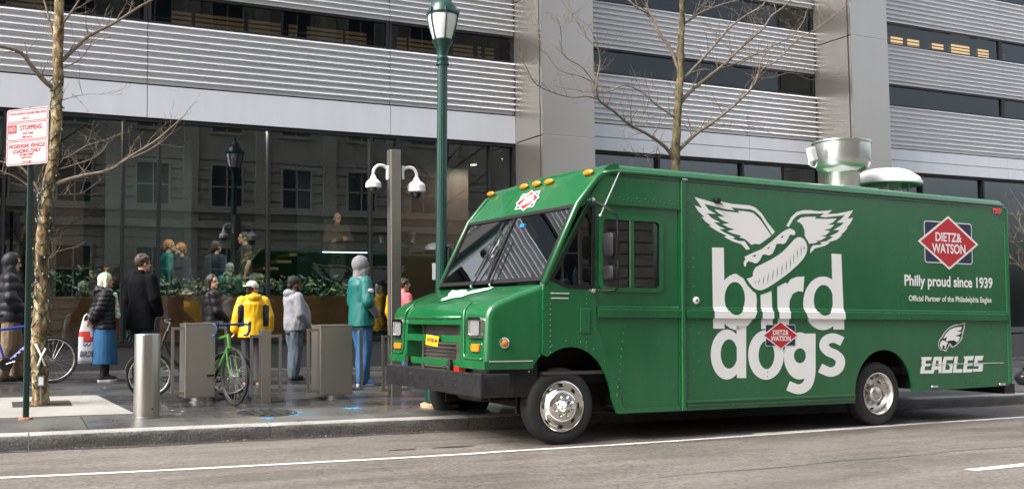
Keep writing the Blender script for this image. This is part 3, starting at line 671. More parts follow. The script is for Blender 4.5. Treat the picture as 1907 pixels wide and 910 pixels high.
# header above the windscreen, A-pillars, windscreen
hp = [(.175, 2.495), (.475, 2.838), (.52, 2.892), (.575, 2.937), (.65, 2.962), (.72, 2.95), (.62, 2.82), (.25, 2.47)]
mb = MB().prism(hp, lambda a, b, d: Vector((a, .012+(W-.024)*d, b)), 1); hdr = tb_('header_panel', m_green, mb, smooth=40)
for v in (.012, W-.012): tb_('a_pillar', m_green, MB().tube([(-.215, v, 1.66), (.19, v, 2.50), (.44, v, 2.80), (.52, v, 2.855), (.66, v, 2.872)], [.032, .034, .034, .03, .024], 10), smooth=True)
s0, s1 = Vector((-.215, 0, 1.68)), Vector((.185, 0, 2.495)); sdv = (s1-s0); sn = Vector((-sdv.z, 0, sdv.x)).normalized()
WSF = lambda a, b, d: Vector((s0.x+sdv.x*b, a, s0.z+sdv.z*b)) + sn*d
wsr = [(.05, 0), (W-.05, 0), (W-.05, 1), (.05, 1)]
mb = MB(); plate(mb, [rrect(.04, .0, W-.04, 1.0, .03), rrect(.09, .05, W/2-.012, .955, .03), rrect(W/2+.012, .05, W-.09, .955, .03)], lambda a, b, d: WSF(a, b, -.014+d), .03); wsf = tb_('windscreen', m_blk, mb)
for a, b in ((.085, W/2-.01), (W/2+.01, W-.085)):
    mb = MB(); plate(mb, [rrect(a, .045, b, .96, .03)], lambda p, q, d: WSF(p, q, d-.003), .005); tb_('pane', m_ws, mb, wsf)
# hood and front end (solid with the grille cut out)
HU, HV0, HV1 = -.855, .03, 2.575
prof = [(-.225, 1.645), (-.50, 1.555), (-.72, 1.468), (-.80, 1.42), (-.838, 1.365), (HU, 1.29), (HU-.012, .86), (HU-.012, .795), (-.34, .795), (-.30, .85), (-.225, .94)]
bm = bmesh.new(); nf = [bm.verts.new((a, HV0, b)) for a, b in prof]; ff = [bm.verts.new((a, HV1, b)) for a, b in prof]; n = len(prof)
f0 = bm.faces.new(nf); f1 = bm.faces.new(ff[::-1])
for i in range(n): bm.faces.new((nf[i], ff[i], ff[(i+1) % n], nf[(i+1) % n]))
bmesh.ops.recalc_face_normals(bm, faces=bm.faces)
es = [e for e in bm.edges if (all(v.co.y < HV0+.01 for v in e.verts) or all(v.co.y > HV1-.01 for v in e.verts)) and all(v.co.x < -.2 for v in e.verts) and sum(v.co.z for v in e.verts)/2 > .8 and not (all(v.co.x > -.35 for v in e.verts))]
bmesh.ops.bevel(bm, geom=es, offset=.065, segments=4, profile=.5, affect='EDGES')
me = bpy.data.meshes.new('hood'); bm.to_mesh(me); bm.free(); me.materials.append(m_green)
hood = bpy.data.objects.new('hood', me); COL.objects.link(hood)
gv0, gw1 = tf(858, 597, HU); gv1 = tf(760, 600, HU)[0]; gw0 = .80
def boolean(o, cut):
    c = bpy.data.objects.new('cut', cut.mesh('cut', m_green)); COL.objects.link(c)
    md = o.modifiers.new('b', 'BOOLEAN'); md.object = c; md.operation = 'DIFFERENCE'; md.solver = 'EXACT'
    dg = bpy.context.evaluated_depsgraph_get(); nm = bpy.data.meshes.new_from_object(o.evaluated_get(dg)); o.modifiers.clear(); o.data = nm; bpy.data.objects.remove(c)
boolean(hood, MB().box((-1.2, gv0, .70), (-.50, gv1, gw1)))
hood.data.polygons.foreach_set('use_smooth', [True]*len(hood.data.polygons)); set_sharp(hood.data, 40); hood.parent = truck
fb = HU-.02
bar1 = [tf(858, y, HU)[1] for y in (638.5, 624.6)]; bar2 = [tf(858, y, HU)[1] for y in (684, 671)]
tb_('grille_bar', m_green, MB().rbox((HU+.006, (gv0+gv1)/2, sum(bar1)/2), (.036, gv1-gv0+.01, bar1[1]-bar1[0]), .008, axis=1))
tb_('grille_bar', m_green, MB().rbox((HU+.0, (gv0+gv1)/2, sum(bar2)/2), (.036, gv1-gv0+.01, bar2[1]-bar2[0]), .008, axis=1))
tb_('grille_bar', m_green, MB().rbox((HU+.012, (gv0+gv1)/2, gw1-.02), (.03, gv1-gv0+.004, .05), .008, axis=1))
tb_('apron', m_green, MB().box((HU-.030, HV0-.012, .785), (HU-.004, gv0-.005, .868)).box((HU-.004, HV0-.012, .785), (-.335, HV0+.01, .868)))
tb_('apron', m_green, MB().box((HU-.030, gv1+.005, .785), (HU-.004, HV1+.012, .868)))
tb_('apron_highlight', m_silverv, MB().box((HU+.02, HV0-.017, .862), (-.34, HV0-.0121, .872)))  # silver strip paints the highlight along the apron step
rvv = [tf(x, 640, HU+.2)[0] for x in (857, 792)]
tb_('radiator', m_rad, MB().box((HU+.21, rvv[0]-.02, .55), (HU+.26, rvv[1], gw1+.02)))
for v in (rvv[0]-.03, rvv[1]): tb_('radiator_rail', m_rad, MB().box((HU+.18, v-.01, .55), (HU+.205, v+.09, gw1+.02)))
ref = None
for k in range(17):
    z = .57+k*.043
    if ref is None: ref = tb_('radiator_fin', m_rad, MB().box((HU+.185, rvv[0]+.08, z), (HU+.209, rvv[1]-.02, z+.016)))
    else: share(ref, 'radiator_fin', truck, (0, 0, k*.043))
tb_('engine_bay', m_under, MB().box((-.52, .1, .5), (-.24, HV1-.1, 1.35)))
tb_('fender_rib', m_green, MB().tube(spline([(HU+.10, gv0-.05, 1.455), (HU+.015, gv0-.07, 1.375), (HU-.006, gv0-.10, 1.27), (HU-.014, gv0-.12, 1.0), (HU-.016, gv0-.13, .915), (HU-.016, gv0-.2, .885), (HU-.016, HV0+.07, .885)], 5), .016, 8), smooth=True)
tb_('fender_rib', m_green, MB().tube(spline([(HU+.10, gv1+.05, 1.455), (HU+.015, gv1+.07, 1.375), (HU-.006, gv1+.09, 1.27), (HU-.014, gv1+.10, 1.0), (HU-.016, gv1+.12, .915), (HU-.016, gv1+.17, .885), (HU-.016, HV1-.07, .885)], 5), .016, 8), smooth=True)
tb_('hood_edge_rib', m_green, MB().tube([(HU+.001, gv0-.02, gw1+.035), (HU+.001, gv1+.02, gw1+.035)], .018, 8), smooth=True)
# headlamps and turn signals
FV = lambda u0: (lambda a, b, d: Vector((u0+d, a, b)))
for (xa, xb, ya, yb) in ((875, 902, 590, 629), (735, 755, 594, 628)):
    v0 = tf(xb, 610, HU)[0]; v1 = tf(xa, 610, HU)[0]; w1 = tf((xa+xb)/2, ya, HU)[1]; w0 = tf((xa+xb)/2, yb, HU)[1]
    v0, v1 = max(min(v0, v1), HV0+.03), min(max(v0, v1), HV1-.03)
    mb = MB(); plate(mb, [rrect(v0, w0, v1, w1, .05), rrect(v0+.045, w0+.025, v1-.045, w1-.025, .03)], FV(HU-.04), .045); hl = tb_('headlamp', m_chrome, mb)
    mb = MB(); plate(mb, [rrect(v0+.05, w0+.028, v1-.05, w1-.028, .03)], FV(HU-.022), .02); tb_('lens', m_lens, mb, hl)
for (xa, xb, ya, yb) in ((880, 898, 638, 655), (737, 752, 636, 649)):
    v0 = tf(xb, 646, HU)[0]; v1 = tf(xa, 646, HU)[0]; w1 = tf((xa+xb)/2, ya, HU)[1]; w0 = tf((xa+xb)/2, yb, HU)[1]
    mb = MB(); plate(mb, [rrect(v0, w0, v1, w1, .022)], FV(HU-.022), .03); sgn = tb_('turn_signal', m_chrome, mb)
    mb = MB(); plate(mb, [rrect(v0+.025, w0+.008, v1-.025, w1-.008, .018)], FV(HU-.032), .011); tb_('lens', m_amber, mb, sgn)
# side marker, fuel caps, tiny camera
MV = lambda u, v, wv: Matrix.Translation((u, v, wv)) @ Matrix.Rotation(R_(90), 4, 'X')
u_, w_ = ts(938, 638); mk = tb_('side_marker', m_chrome, MB().lathe([(.0, .0), (.05, .0), (.055, .012), (.04, .02), (.038, .012)], 20, MV(u_+.02, HV0, w_)), smooth=40)
tb_('lens', m_amber, MB().lathe([(.038, .012), (.03, .022), (.0, .026)], 16, MV(u_+.02, HV0, w_), cap=False), mk, smooth=True)
u_, w_ = ts(1296, 559); fc = tb_('filler_cap', m_vinyl, MB().lathe([(.042, 0), (.042, .01), (.032, .016), (.0, .016)], 20, MV(u_, 0, w_), cap=False), smooth=40); tb_('lock', m_blk, MB().lathe([(.012, .016), (.012, .022), (.0, .022)], 10, MV(u_, 0, w_), cap=False), fc)
u_, w_ = ts(1333, 374); cm = tb_('side_camera', m_blk, MB().lathe([(.035, 0), (.035, .03), (.028, .055), (.0, .06)], 16, MV(u_, 0, w_), cap=False), smooth=40)
u_, w_ = ts(1855, 393); rl = tb_('rear_marker', m_chrome, MB().rbox((u_, -.006, w_), (.16, .012, .065), .01, axis=1)); tb_('lens', m_red, MB().rbox((u_+.005, -.026, w_), (.125, .03, .052), .015, axis=1), rl)
# clearance lights on the header
for (px, py) in ((910, 361), (972, 347), (995, 342), (1019, 338), (1092, 321)):
    v, wv = tf(px, py, .455); M_ = Matrix.Translation((.455+(wv-2.815)*.4, v, wv)) @ Matrix.Rotation(R_(-40), 4, 'Y')
    c = tb_('clearance_light', m_amber, MB().sphere((0, 0, 0), (.035, .10, .035), 14, 8, M=None), smooth=True); c.data.transform(M_)
# bumper with bolts, brackets and side return
mb = MB().rbox((HU-.075, 1.235, .63), (.05, 2.56, .235), .02, axis=1); bp_ = tb_('front_bumper', m_blackpaint, mb, smooth=40)
tb_('bumper_return', m_blackpaint, MB().rbox((HU+.085, -.018, .63), (.29, .045, .232), .02, axis=0), bp_, smooth=40)
for v in (.55, 1.75):
    for z in (.60, .66): tb_('bolt', m_under, MB().sphere((HU-.1005, v, z), (.008, .014, .014), 8, 6), bp_, smooth=True)
for v in (gv0+.18, gv1-.1): tb_('bumper_bracket', m_under, MB().box((HU-.05, v-.03, .70), (HU-.0, v+.03, .86)).box((HU-.055, v-.05, .80), (HU-.03, v+.05, .83)))
tb_('tow_hook', m_red, MB().box((HU-.03, .62, .70), (HU+.05, .74, .79)))
# chassis, axles, wheel wells
tb_('chassis', m_under, MB().box((-.45, .75, .42), (7.0, W-.75, .62)).box((-.35, .20, .62), (7.0, W-.1, .72)).box((.75, .12, .33), (4.0, W-.12, .62)).box((5.3, .12, .43), (7.0, W-.12, .63)))
for (u0, u1) in ((-.30, .75), (4.1, 5.2)):
    tb_('wheel_well', m_under, MB().box((u0, .42, .3), (u1, .46, 1.08)).box((u0, .031, 1.06), (u1, .46, 1.09)).box((u1-.02, .031, .62), (u1, .45, 1.06)))
    tb_('wheel_well', m_under, MB().box((u0, W-.46, .3), (u1, W-.42, 1.08)))
for u in (.05, 4.62): tb_('axle', m_under, MB().tube([(u, .35, .38), (u, W-.35, .38)], .07, 8))
tb_('oil_pan', m_under, MB().rbox((-.30, 1.1, .5), (.5, .6, .2), .06))
tb_('step', m_alloy, MB().box((.72, .06, .355), (1.5, .3, .37)))
tb_('rear_bumper', m_blackpaint, MB().box((6.96, .02, .33), (7.17, W-.02, .46)))
for px in (1739, 1865): u_, w_ = ts(px, 722); tb_('underlight', m_alloy, MB().rbox((u_, .0, .462), (.12, .05, .03), .01, axis=0))
# wheels
def wheel(u, v, front, flip=False):
    s = -1 if not flip else 1
    Mw = Matrix.Translation((u, v, .395)) @ Matrix.Rotation(R_(90 if not flip else -90), 4, 'X')     # local +z points outwards
    Rt, wt = .395, .23
    tp = [(.262, -wt), (.30, -wt-.004), (.36, -wt+.012), (.385, -wt+.035), (Rt, -wt+.06), (Rt, -.055), (.388, -.028), (.365, -.008), (.33, .002), (.29, .0), (.268, -.010), (.262, -.022)]
    wo = tb_('wheel', m_tyre, MB().lathe(tp, 48, Mw, cap=False), smooth=40)
    wo.data.update()
    if front:
        rp = [(.266, -.02), (.262, .004), (.250, .008), (.240, -.006), (.215, -.030), (.195, -.018), (.175, .018), (.150, .040), (.128, .046), (.122, .044)]
        hp_ = [(.122, .044), (.085, .046), (.078, .06), (.066, .085), (.05, .095), (.046, .10), (.03, .118), (.0, .122)]
    else:
        rp = [(.266, -.02), (.262, .002), (.250, .004), (.240, -.010), (.228, -.05), (.205, -.105), (.17, -.125), (.135, -.122), (.122, -.12)]
        hp_ = [(.122, -.12), (.105, -.118), (.10, -.05), (.088, -.025), (.06, -.012), (.0, -.008)]
    mch = m_chrome if front else m_alloy
    rim = tb_('rim', mch, MB().lathe(rp, 40, Mw, cap=False), wo, smooth=50)
    tb_('hub', m_chrome if front else m_alloy, MB().lathe(hp_, 28, Mw, cap=False), wo, smooth=40)
    for k in range(8):
        a = 2*math.pi*(k+.5)/8; z = .046 if front else -.118; r = .103 if front else .115
        tb_('lug_nut', mch, MB().lathe([(.017, 0), (.017, .02), (.011, .03), (0, .032)], 8, Mw @ Matrix.Translation((r*math.cos(a), r*math.sin(a), z)), cap=False), wo)
    nh = 8
    for k in range(nh):
        a = 2*math.pi*k/nh; r, z = (.205, -.0225) if front else (.19, -.112)
        Mh = Mw @ Matrix.Rotation(a, 4, 'Z') @ Matrix.Translation((r, 0, z)) @ Matrix.Rotation(R_(-32 if front else 40), 4, 'Y')
        tb_('hand_hole', m_under, MB().sphere((0, 0, 0), (.010, .026, .008), 10, 6).__class__().sphere((0,0,0), (.012 if front else .022, .030, .006), 10, 6), wo, smooth=True).data.transform(Mh)
    return wo
for (u, v, f, fl) in ((.03, .055, True, False), (4.615, .055, False, False), (.03, W-.055, True, True), (4.615, W-.055, False, True)): wheel(u, v, f, fl)
# cab interior
tb_('cab_floor', m_inner, MB().box((-.2, .05, .72), (1.6, W-.05, .75)))
tb_('bulkhead', m_inner, MB().box((1.53, .05, .75), (1.56, W-.05, 2.8)))
tb_('headliner', m_inner, MB().box((.60, .06, 2.72), (1.5, W-.06, 2.75)))
tb_('dashboard', m_inner, MB().rbox((-.02, W/2, 1.42), (.42, W-.12, .42), .06, axis=1))
for v in (.62, 1.9):
    st = tb_('seat', m_seatm, MB().rbox((.88, v, 1.12), (.5, .5, .16), .06)); tb_('backrest', m_seatm, MB().rbox((1.14, v, 1.62), (.14, .48, .86), .06, axis=0), st, smooth=40); tb_('seat_base', m_inner, MB().box((.7, v-.2, .75), (1.05, v+.2, 1.05)), st)
sw = [(.30+.08*math.cos(2*math.pi*k/20), .62+.2*math.sin(2*math.pi*k/20), 1.66+.17*math.cos(2*math.pi*k/20)) for k in range(20)]
tb_('steering_wheel', m_blk, MB().tube(sw, .014, 6, closed=True).tube([(.30, .62, 1.66), (.12, .62, 1.45)], .02, 6))
p = WSF(.34, .06, .0); tb_('dash_papers', m_paper, MB().box((-.12, .14, 1.632), (.06, .42, 1.64)).box((-.10, .16, 1.641), (.05, .30, 1.70)))
tb_('water_bottle', m_pet, MB().lathe([(.033, 0), (.033, .13), (.028, .16), (.012, .19), (.012, .21), (0, .21)], 12, Matrix.Translation((.22, .10, 1.63))), smooth=40)
tb_('crumpled_bag', m_paper, MB().sphere((.10, .13, 1.67), (.07, .05, .05), 9, 6), smooth=False)
c_ = tpl(974, 420, WSF(0, 0, .004), sn)
tb_('toll_tag', mat('blue tag', (.03,.22,.5), .4), MB().cbox((c_.x, c_.y, c_.z), (.03, .1, .04)))
c_ = tpl(1009, 502, WSF(0, 0, -.01), sn)
tb_('permit_card', m_paper, MB().cbox((0, 0, 0), (.004, .17, .11))).data.transform(Matrix.Translation(c_) @ Matrix.Rotation(math.atan2(sdv.x, sdv.z), 4, 'Y'))
# wipers
def ws(px, py, off): q = tpl(px, py, WSF(0, 0, off), sn); return q
for (pts, blade) in (([(878, 533), (905, 490), (926, 458)], [(884, 515), (938, 415)]), ([(913, 530), (922, 508), (948, 448)], [(905, 512), (952, 412)])):
    wp = tb_('wiper', m_blk, MB().tube([ws(*p, .03) for p in pts], .009, 6)); tb_('blade', m_blk, MB().tube([ws(*p, .018) for p in blade], .010, 5), wp)
    q = ws(*pts[0], .02); tb_('pivot', m_chrome, MB().sphere(q, .02, 8, 6), wp)
# mirrors
ap = [(*ts(1103, 372, -.01), -.01), (*ts(1122, 382, -.14), -.14), (*ts(1141, 396, -.24), -.24), (*ts(1150, 412, -.26), -.26), (*ts(1151, 520, -.26), -.26), (*ts(1148, 538, -.22), -.22), (*ts(1136, 541, -.15), -.15), (*ts(1104, 541, -.01), -.01)]
ap = [Vector((a, v, b)) for a, b, v in ap]
mir = tb_('wing_mirror', m_blk, MB().tube(spline(ap, 4), .012, 7), smooth=True)
for k in (0, -1): tb_('mount', m_chrome, MB().sphere(ap[k]+Vector((0, -.01, 0)), .026, 8, 6), mir)
for (ya, yb) in ((433, 479), (494, 523)):
    a = ts(1136, ya, -.2); b = ts(1136, yb, -.2); h = a[1]-b[1]
    hd = tb_('mirror_head', m_blk, MB().rbox((a[0], -.185, (a[1]+b[1])/2), (.075, .20, h), .05, axis=0), mir, smooth=40)
    tb_('mirror_glass', m_chrome, MB().box((a[0]+.038, -.27, b[1]+.02), (a[0]+.041, -.10, a[1]-.02)), hd)
    tb_('clamp', m_chrome, MB().cbox((a[0]+.01, -.262, (a[1]+b[1])/2), (.03, .03, .05)), hd)
a = ts(1154, 318, -.015); b = ts(1117, 401, -.03)
tb_('stay_rod', m_silverv, MB().tube([(a[0], -.02, a[1]), (b[0], -.04, b[1])], .006, 6).sphere((b[0], -.04, b[1]), .016, 8, 6))
mir2 = tb_('wing_mirror', m_blk, MB().tube([(.0, W, 2.2), (-.05, W+.16, 2.25), (-.05, W+.18, 1.9), (0, W, 1.75)], .012, 6)); tb_('mirror_head', m_blk, MB().rbox((-.05, W+.12, 2.06), (.07, .2, .3), .05, axis=0), mir2)
# door hardware, hinge, vents of the cab side
u_, w_ = ts(1089, 597); tb_('hatch', m_green, MB().rbox((u_, -.006, w_), (.12, .014, .26), .012, axis=1))
for z_, l_ in ((1.555, .22), (1.505, .20)): tb_('louvre_press', m_silverv, MB().rbox((-.03, -.003, z_), (l_, .008, .012), .003, axis=0))
# rivets: hundreds of tiny heads
mb = MB()
def rivet(u, wv, v=0.0): mb.lathe([(.009, 0), (.006, .005), (0, .006)], 5, MV(u, v, wv), cap=False)
for k in range(64): rivet(1.64+k*.085, 2.80)
for k in range(10): rivet(.62+k*.09, 2.79); rivet(.50+k*.11, 2.60); rivet(.54+k*.11, 2.57)
for k in range(22): rivet(1.62, .5+k*.105 if not 1.28 < .5+k*.105 < 1.45 else .47); rivet(1.70 if k % 3 else 1.78, .52+k*.104 if not 1.28 < .52+k*.104 < 1.45 else .45)
for k in range(14): rivet(2.75+.003*k, 2.55-.03*k if k < 2 else .5+k*.05); rivet(4.95, .95+k*.13 if not 1.28 < .95+k*.13 < 1.46 else 2.75)
for k in range(12): rivet(-.14, .95+k*.055); rivet(.30, 1.0+k*.05)
for k in range(9): rivet(.10+.59*math.cos(R_(10+k*17)), .36+.71*math.sin(R_(10+k*17)))
for k in range(10): rivet(5.3+k*.17, .50); rivet(.68+.01*k, .5+k*.08)
tb_('rivets', m_green, mb, smooth=True, kind='stuff')
# ------------------------------------------------------------------ lettering and emblems on the near side
def decal(name, V, F, m, layer, parent=truck, sel=None):
    bm = bmesh.new(); vs = [bm.verts.new((a, 0, b)) for a, b in V]
    for f in F:
        try: bm.faces.new([vs[i] for i in f])
        except ValueError: pass
    if any(1.30 < b < 1.44 for a, b in V) or (min(b for a, b in V) < 1.3 and max(b for a, b in V) > 1.44):
        for z, o in BELT: bmesh.ops.bisect_plane(bm, geom=list(bm.verts)+list(bm.edges)+list(bm.faces), plane_co=(0, 0, z), plane_no=(0, 0, 1))
    for v in bm.verts: v.co.y = -layer*.0016 - .0015 - belt_off(v.co.z)
    for f in bm.faces:
        f.normal_update()
        if f.normal.y > 0: f.normal_flip()
    me = bpy.data.meshes.new(name); bm.to_mesh(me); bm.free(); me.materials.append(m)
    o = bpy.data.objects.new(name, me); COL.objects.link(o); o.parent = parent; return o
Z1 = lambda x, y: ts(1260+x/2.1667, 340+y/2.1667)
Z7 = lambda x, y: ts(1260+x/5.0556, 340+y/5.0556)
Z8 = lambda x, y: ts(1420+x/5.0556, 360+y/5.0556)
Z9 = lambda x, y: ts(1370+x/6.0688, 410+y/6.0688)
ZE = lambda x, y: ts(1690+x/6.5, 580+y/6.5)
ZL = lambda x, y: ts(1690+x/4.789, 390+y/4.789)
def dpoly(name, Z, loops, m, layer, parent=truck):
    V, F = fill2d([[Z(*p) for p in lp] for lp in loops]); return decal(name, V, F, m, layer, parent)
def letter(name, parts, layer=1):
    # several overlapping outlines for one letter, each its own thin layer step
    o = None
    for i, loops in enumerate(parts):
        q = dpoly(name if o is None else 'stroke', Z1, loops, m_vinyl, layer+i*.06, truck if o is None else o); o = o or q
    return o
letter('letter_b', [[[(142, 261), (190, 262), (192, 400), (193, 589), (147, 588)]], [ellipse(244, 480, 79, 114), ellipse(234, 467, 41, 67)]])
letter('letter_i', [[[(337, 420), (382, 420), (388, 590), (341, 590)]]])
letter('letter_r', [[[(405, 420), (440, 402), (446, 408), (458, 390), (482, 380), (515, 378), (510, 440), (490, 437), (468, 448), (455, 478), (452, 590), (408, 590)]]])
letter('letter_d', [[ellipse(590, 486, 80, 108), ellipse(592, 474, 39, 62)], [[(624, 286), (664, 288), (676, 591), (632, 592)]]])
letter('letter_d', [[ellipse(202, 692, 65, 101), ellipse(211, 690, 34, 59)], [[(241, 576), (280, 576), (280, 787), (243, 787)]]])
letter('letter_o', [[ellipse(360, 694, 72, 100), ellipse(362, 694, 32, 57)]])
letter('letter_g', [[ellipse(496, 698, 64, 95), ellipse(497, 697, 24, 30)], [stroke2d([(540, 608), (540, 690), (539, 770), (525, 815), (492, 832), (449, 818)], 40)]])
letter('letter_s', [[stroke2d([(668, 640), (634, 626), (604, 634), (594, 658), (612, 680), (642, 694), (660, 716), (652, 748), (620, 763), (578, 746)], 38)]])
emb = dpoly('hot_dog_outline', Z9, [[(0, 600), (85, 655), (130, 735), (195, 802), (240, 836), (290, 838), (400, 797), (470, 748), (590, 675), (600, 560), (400, 560), (100, 560)]], m_green, 2)
dpoly('bun', Z9, [[tuple(p) for p in spline([(120, 660), (185, 635), (192, 590), (215, 540), (260, 510), (400, 440), (520, 360), (600, 280), (660, 215), (710, 190), (765, 212), (800, 280), (800, 350), (770, 420), (700, 500), (600, 590), (480, 680), (380, 745), (300, 785), (240, 785), (180, 745), (122, 664)], 3)]], m_vinyl, 3, emb)
dpoly('sausage', Z9, [[(90, 415), (150, 385), (290, 325), (400, 240), (500, 150), (560, 110), (610, 92), (660, 115), (672, 145), (665, 165), (640, 168), (610, 160), (592, 200), (560, 255), (530, 270), (490, 262), (455, 270), (440, 320), (410, 380), (370, 397), (330, 385), (300, 390), (270, 450), (240, 482), (210, 485), (190, 475), (140, 462), (122, 480), (105, 530), (92, 515), (85, 480), (108, 430)],
     [(180, 405), (230, 385), (215, 413)], [(345, 318), (382, 299), (372, 322)], [(500, 196), (540, 165), (526, 200)]], m_vinyl, 3, emb)
for (a, b, c, d) in ((320,610,300,740),(370,575,350,720),(425,545,403,700),(472,515,458,660),(522,478,512,630),(567,445,565,590),(612,405,612,555),(650,360,652,500),(690,315,692,440),(732,280,735,405),(767,280,770,345),(265,650,252,730),(220,685,212,715)):
    mx, my = (a+c)/2, (b+d)/2; dpoly('grill_mark', Z9, [[(a, b), (mx+5, my), (c, d), (mx-3, my)]], m_navy if False else m_green, 4, emb)
wl = dpoly('wing', Z7, [[(165,135),(340,185),(440,215),(405,175),(520,200),(690,215),(740,235),(800,290),(850,370),(925,462),(898,492),(860,430),(790,320),(740,270),(690,250),(610,245),(510,232),(545,260),(450,248),(260,200),(300,255),(370,295),(285,290),(330,335),(410,375),(350,372),(400,410),(455,435),(400,440),(450,470),(550,515),(525,525),(580,548),(640,550),(660,580),(690,625),(655,632),(610,580),(520,550),(445,510),(470,500),(380,455),(300,405),(325,405),(270,365),(235,325),(260,322),(200,265),(168,212),(240,240)]], m_vinyl, 1)
dpoly('feathers', Z7, [[(355,250),(470,270),(590,285),(575,265),(650,270),(720,285),(780,340),(850,440),(890,500),(780,580),(740,575),(700,585),(660,545),(640,530),(590,515),(605,498),(530,480),(475,455),(545,440),(480,420),(430,390),(495,382),(430,355),(385,320),(450,320),(390,285)]], m_vinyl, 1, wl)
wr = dpoly('wing', Z8, [[(222,305),(270,220),(320,175),(380,158),(450,158),(530,168),(653,158),(610,195),(700,190),(780,175),(853,157),(800,240),(853,228),(820,290),(785,325),(803,322),(770,360),(735,390),(748,392),(700,435),(610,462),(633,466),(580,495),(490,518),(470,540),(445,565),(450,520),(470,490),(560,480),(540,460),(600,450),(665,408),(628,405),(700,370),(725,345),(665,345),(740,300),(765,275),(695,275),(740,240),(775,205),(690,215),(590,225),(538,218),(580,190),(480,190),(380,192),(330,205),(290,240),(245,318)]], m_vinyl, 1)
dpoly('feathers', Z8, [[(318,262),(360,228),(420,220),(505,220),(490,238),(590,240),(697,237),(660,275),(610,295),(675,295),(640,330),(580,345),(635,355),(600,390),(545,400),(603,408),(550,440),(500,450),(520,458),(480,470),(435,472),(425,450),(395,400),(395,350),(375,300),(350,275)]], m_vinyl, 1, wr)
# the same lettering on the far side, seen mirrored in the shopfront
for o in [c for c in truck.children if c.name.split('.')[0] in ('hot_dog_outline', 'wing')]:
    c = copy_tree(o, truck); c.location = (2*2.97, W, 0); c.rotation_euler = (0, 0, math.pi)
# red diamond badge (three places)
def text_decal(name, txt, cu, cw, height, width, m, layer, parent=truck, bold=.02, fmap=None):
    V, F = text_loops(txt, 1, bold); xs = [p[0] for p in V]; ys = [p[1] for p in V]
    kx = width/(max(xs)-min(xs)); ky = height/(max(ys)-min(ys)); ox = (max(xs)+min(xs))/2; oy = (max(ys)+min(ys))/2
    V = [(cu+(a-ox)*kx, cw+(b-oy)*ky) for a, b in V]
    o = decal(name, V, F, m, layer, parent); o['kind'] = 'stuff'; return o
def badge(cu, cw, hw, hh, rw, rh, layer):
    q = lambda lp: fill2d([lp])
    b_ = decal('badge', *q(rrect(cu-rw, cw-rh, cu+rw, cw+rh, .04*rw/.46)), m_vinyl, layer)
    decal('badge_field', *q(rrect(cu-rw+.03*rw, cw-rh+.045*rh, cu+rw-.03*rw, cw+rh-.045*rh, .03*rw/.46)), m_navy, layer+.6, b_)
    decal('diamond_edge', *q([(cu-hw, cw), (cu, cw-hh), (cu+hw, cw), (cu, cw+hh)]), m_vinyl, layer+1.2, b_)
    decal('diamond', *q([(cu-hw*.91, cw), (cu, cw-hh*.91), (cu+hw*.91, cw), (cu, cw+hh*.91)]), m_redv, layer+1.8, b_)
    text_decal('badge_lettering', 'DIETZ&', cu, cw+hh*.20, hh*.34, hw*.86, m_vinyl, layer+2.4, b_, .025)
    text_decal('badge_lettering', 'WATSON', cu, cw-hh*.22, hh*.36, hw*1.10, m_vinyl, layer+2.4, b_, .025)
    return b_
c0 = ZL(362, 295); dl, dr_ = ZL(88, 277)[0], ZL(630, 307)[0]; dt_, db_ = ZL(352, 57)[1], ZL(373, 537)[1]
badge((dl+dr_)/2, (dt_+db_)/2, (dr_-dl)/2, (dt_-db_)/2, (ZL(576, 300)[0]-ZL(150, 290)[0])/2, (ZL(360, 112)[1]-ZL(365, 481)[1])/2, 1)
cc = Z1(418, 615); hw_ = (Z1(491, 615)[0]-Z1(345, 615)[0])/2; hh_ = (Z1(418, 557)[1]-Z1(418, 672)[1])/2
badge(cc[0], cc[1], hw_, hh_, hw_*.83, hh_*.76, 3)
u0, w0 = ts(1684, 524); u1, w1 = ts(1848, 527)
text_decal('slogan', 'Philly proud since 1939', (u0+u1)/2, (w0+w1)/2-.01, .185, u1-u0, m_vinyl, 1, bold=.028)
u0, w0 = ts(1692, 555); u1, w1 = ts(1846, 558)
text_decal('slogan', 'Official Partner of the Philadelphia Eagles', (u0+u1)/2, (w0+w1)/2-.01, .095, u1-u0, m_vinyl, 1, bold=.02)
EG = [[[(150,748),(275,745),(283,705),(205,708),(210,660),(270,655),(275,628),(215,630),(220,590),(283,587),(292,545),(160,548),(172,580),(165,632),(176,640),(160,670)]],
      [[(275,747),(312,747),(325,700),(372,698),(375,742),(412,740),(412,542),(318,546)], [(345,590),(372,588),(372,655),(335,658)]],
      [[(418,742),(535,738),(550,630),(500,632),(497,655),(512,655),(505,700),(455,702),(470,585),(545,583),(558,540),(440,543),(420,620)]],
      [[(545,738),(655,736),(662,692),(590,694),(610,540),(568,541)]],
      [[(665,735),(780,730),(788,690),(715,692),(722,655),(785,650),(790,622),(725,625),(730,588),(790,585),(800,533),(675,540),(690,575),(680,625)]],
      [[(790,725),(905,720),(915,625),(845,630),(850,590),(905,585),(918,530),(815,535),(800,660),(860,655),(855,690),(795,690)]]]
for ch, lp in zip('eagles', EG): dpoly('letter_'+ch, ZE, lp, m_vinyl, 1)
eh = dpoly('eagle_emblem', ZE, [[(695,130),(690,200),(680,235),(665,290),(660,330),(630,370),(590,410),(545,437),(520,425),(510,400),(490,440),(460,487),(435,465),(400,465),(375,435),(368,380),(385,330),(410,300),(440,250),(480,205),(540,165),(600,148),(615,155)]], m_silverv, 1)
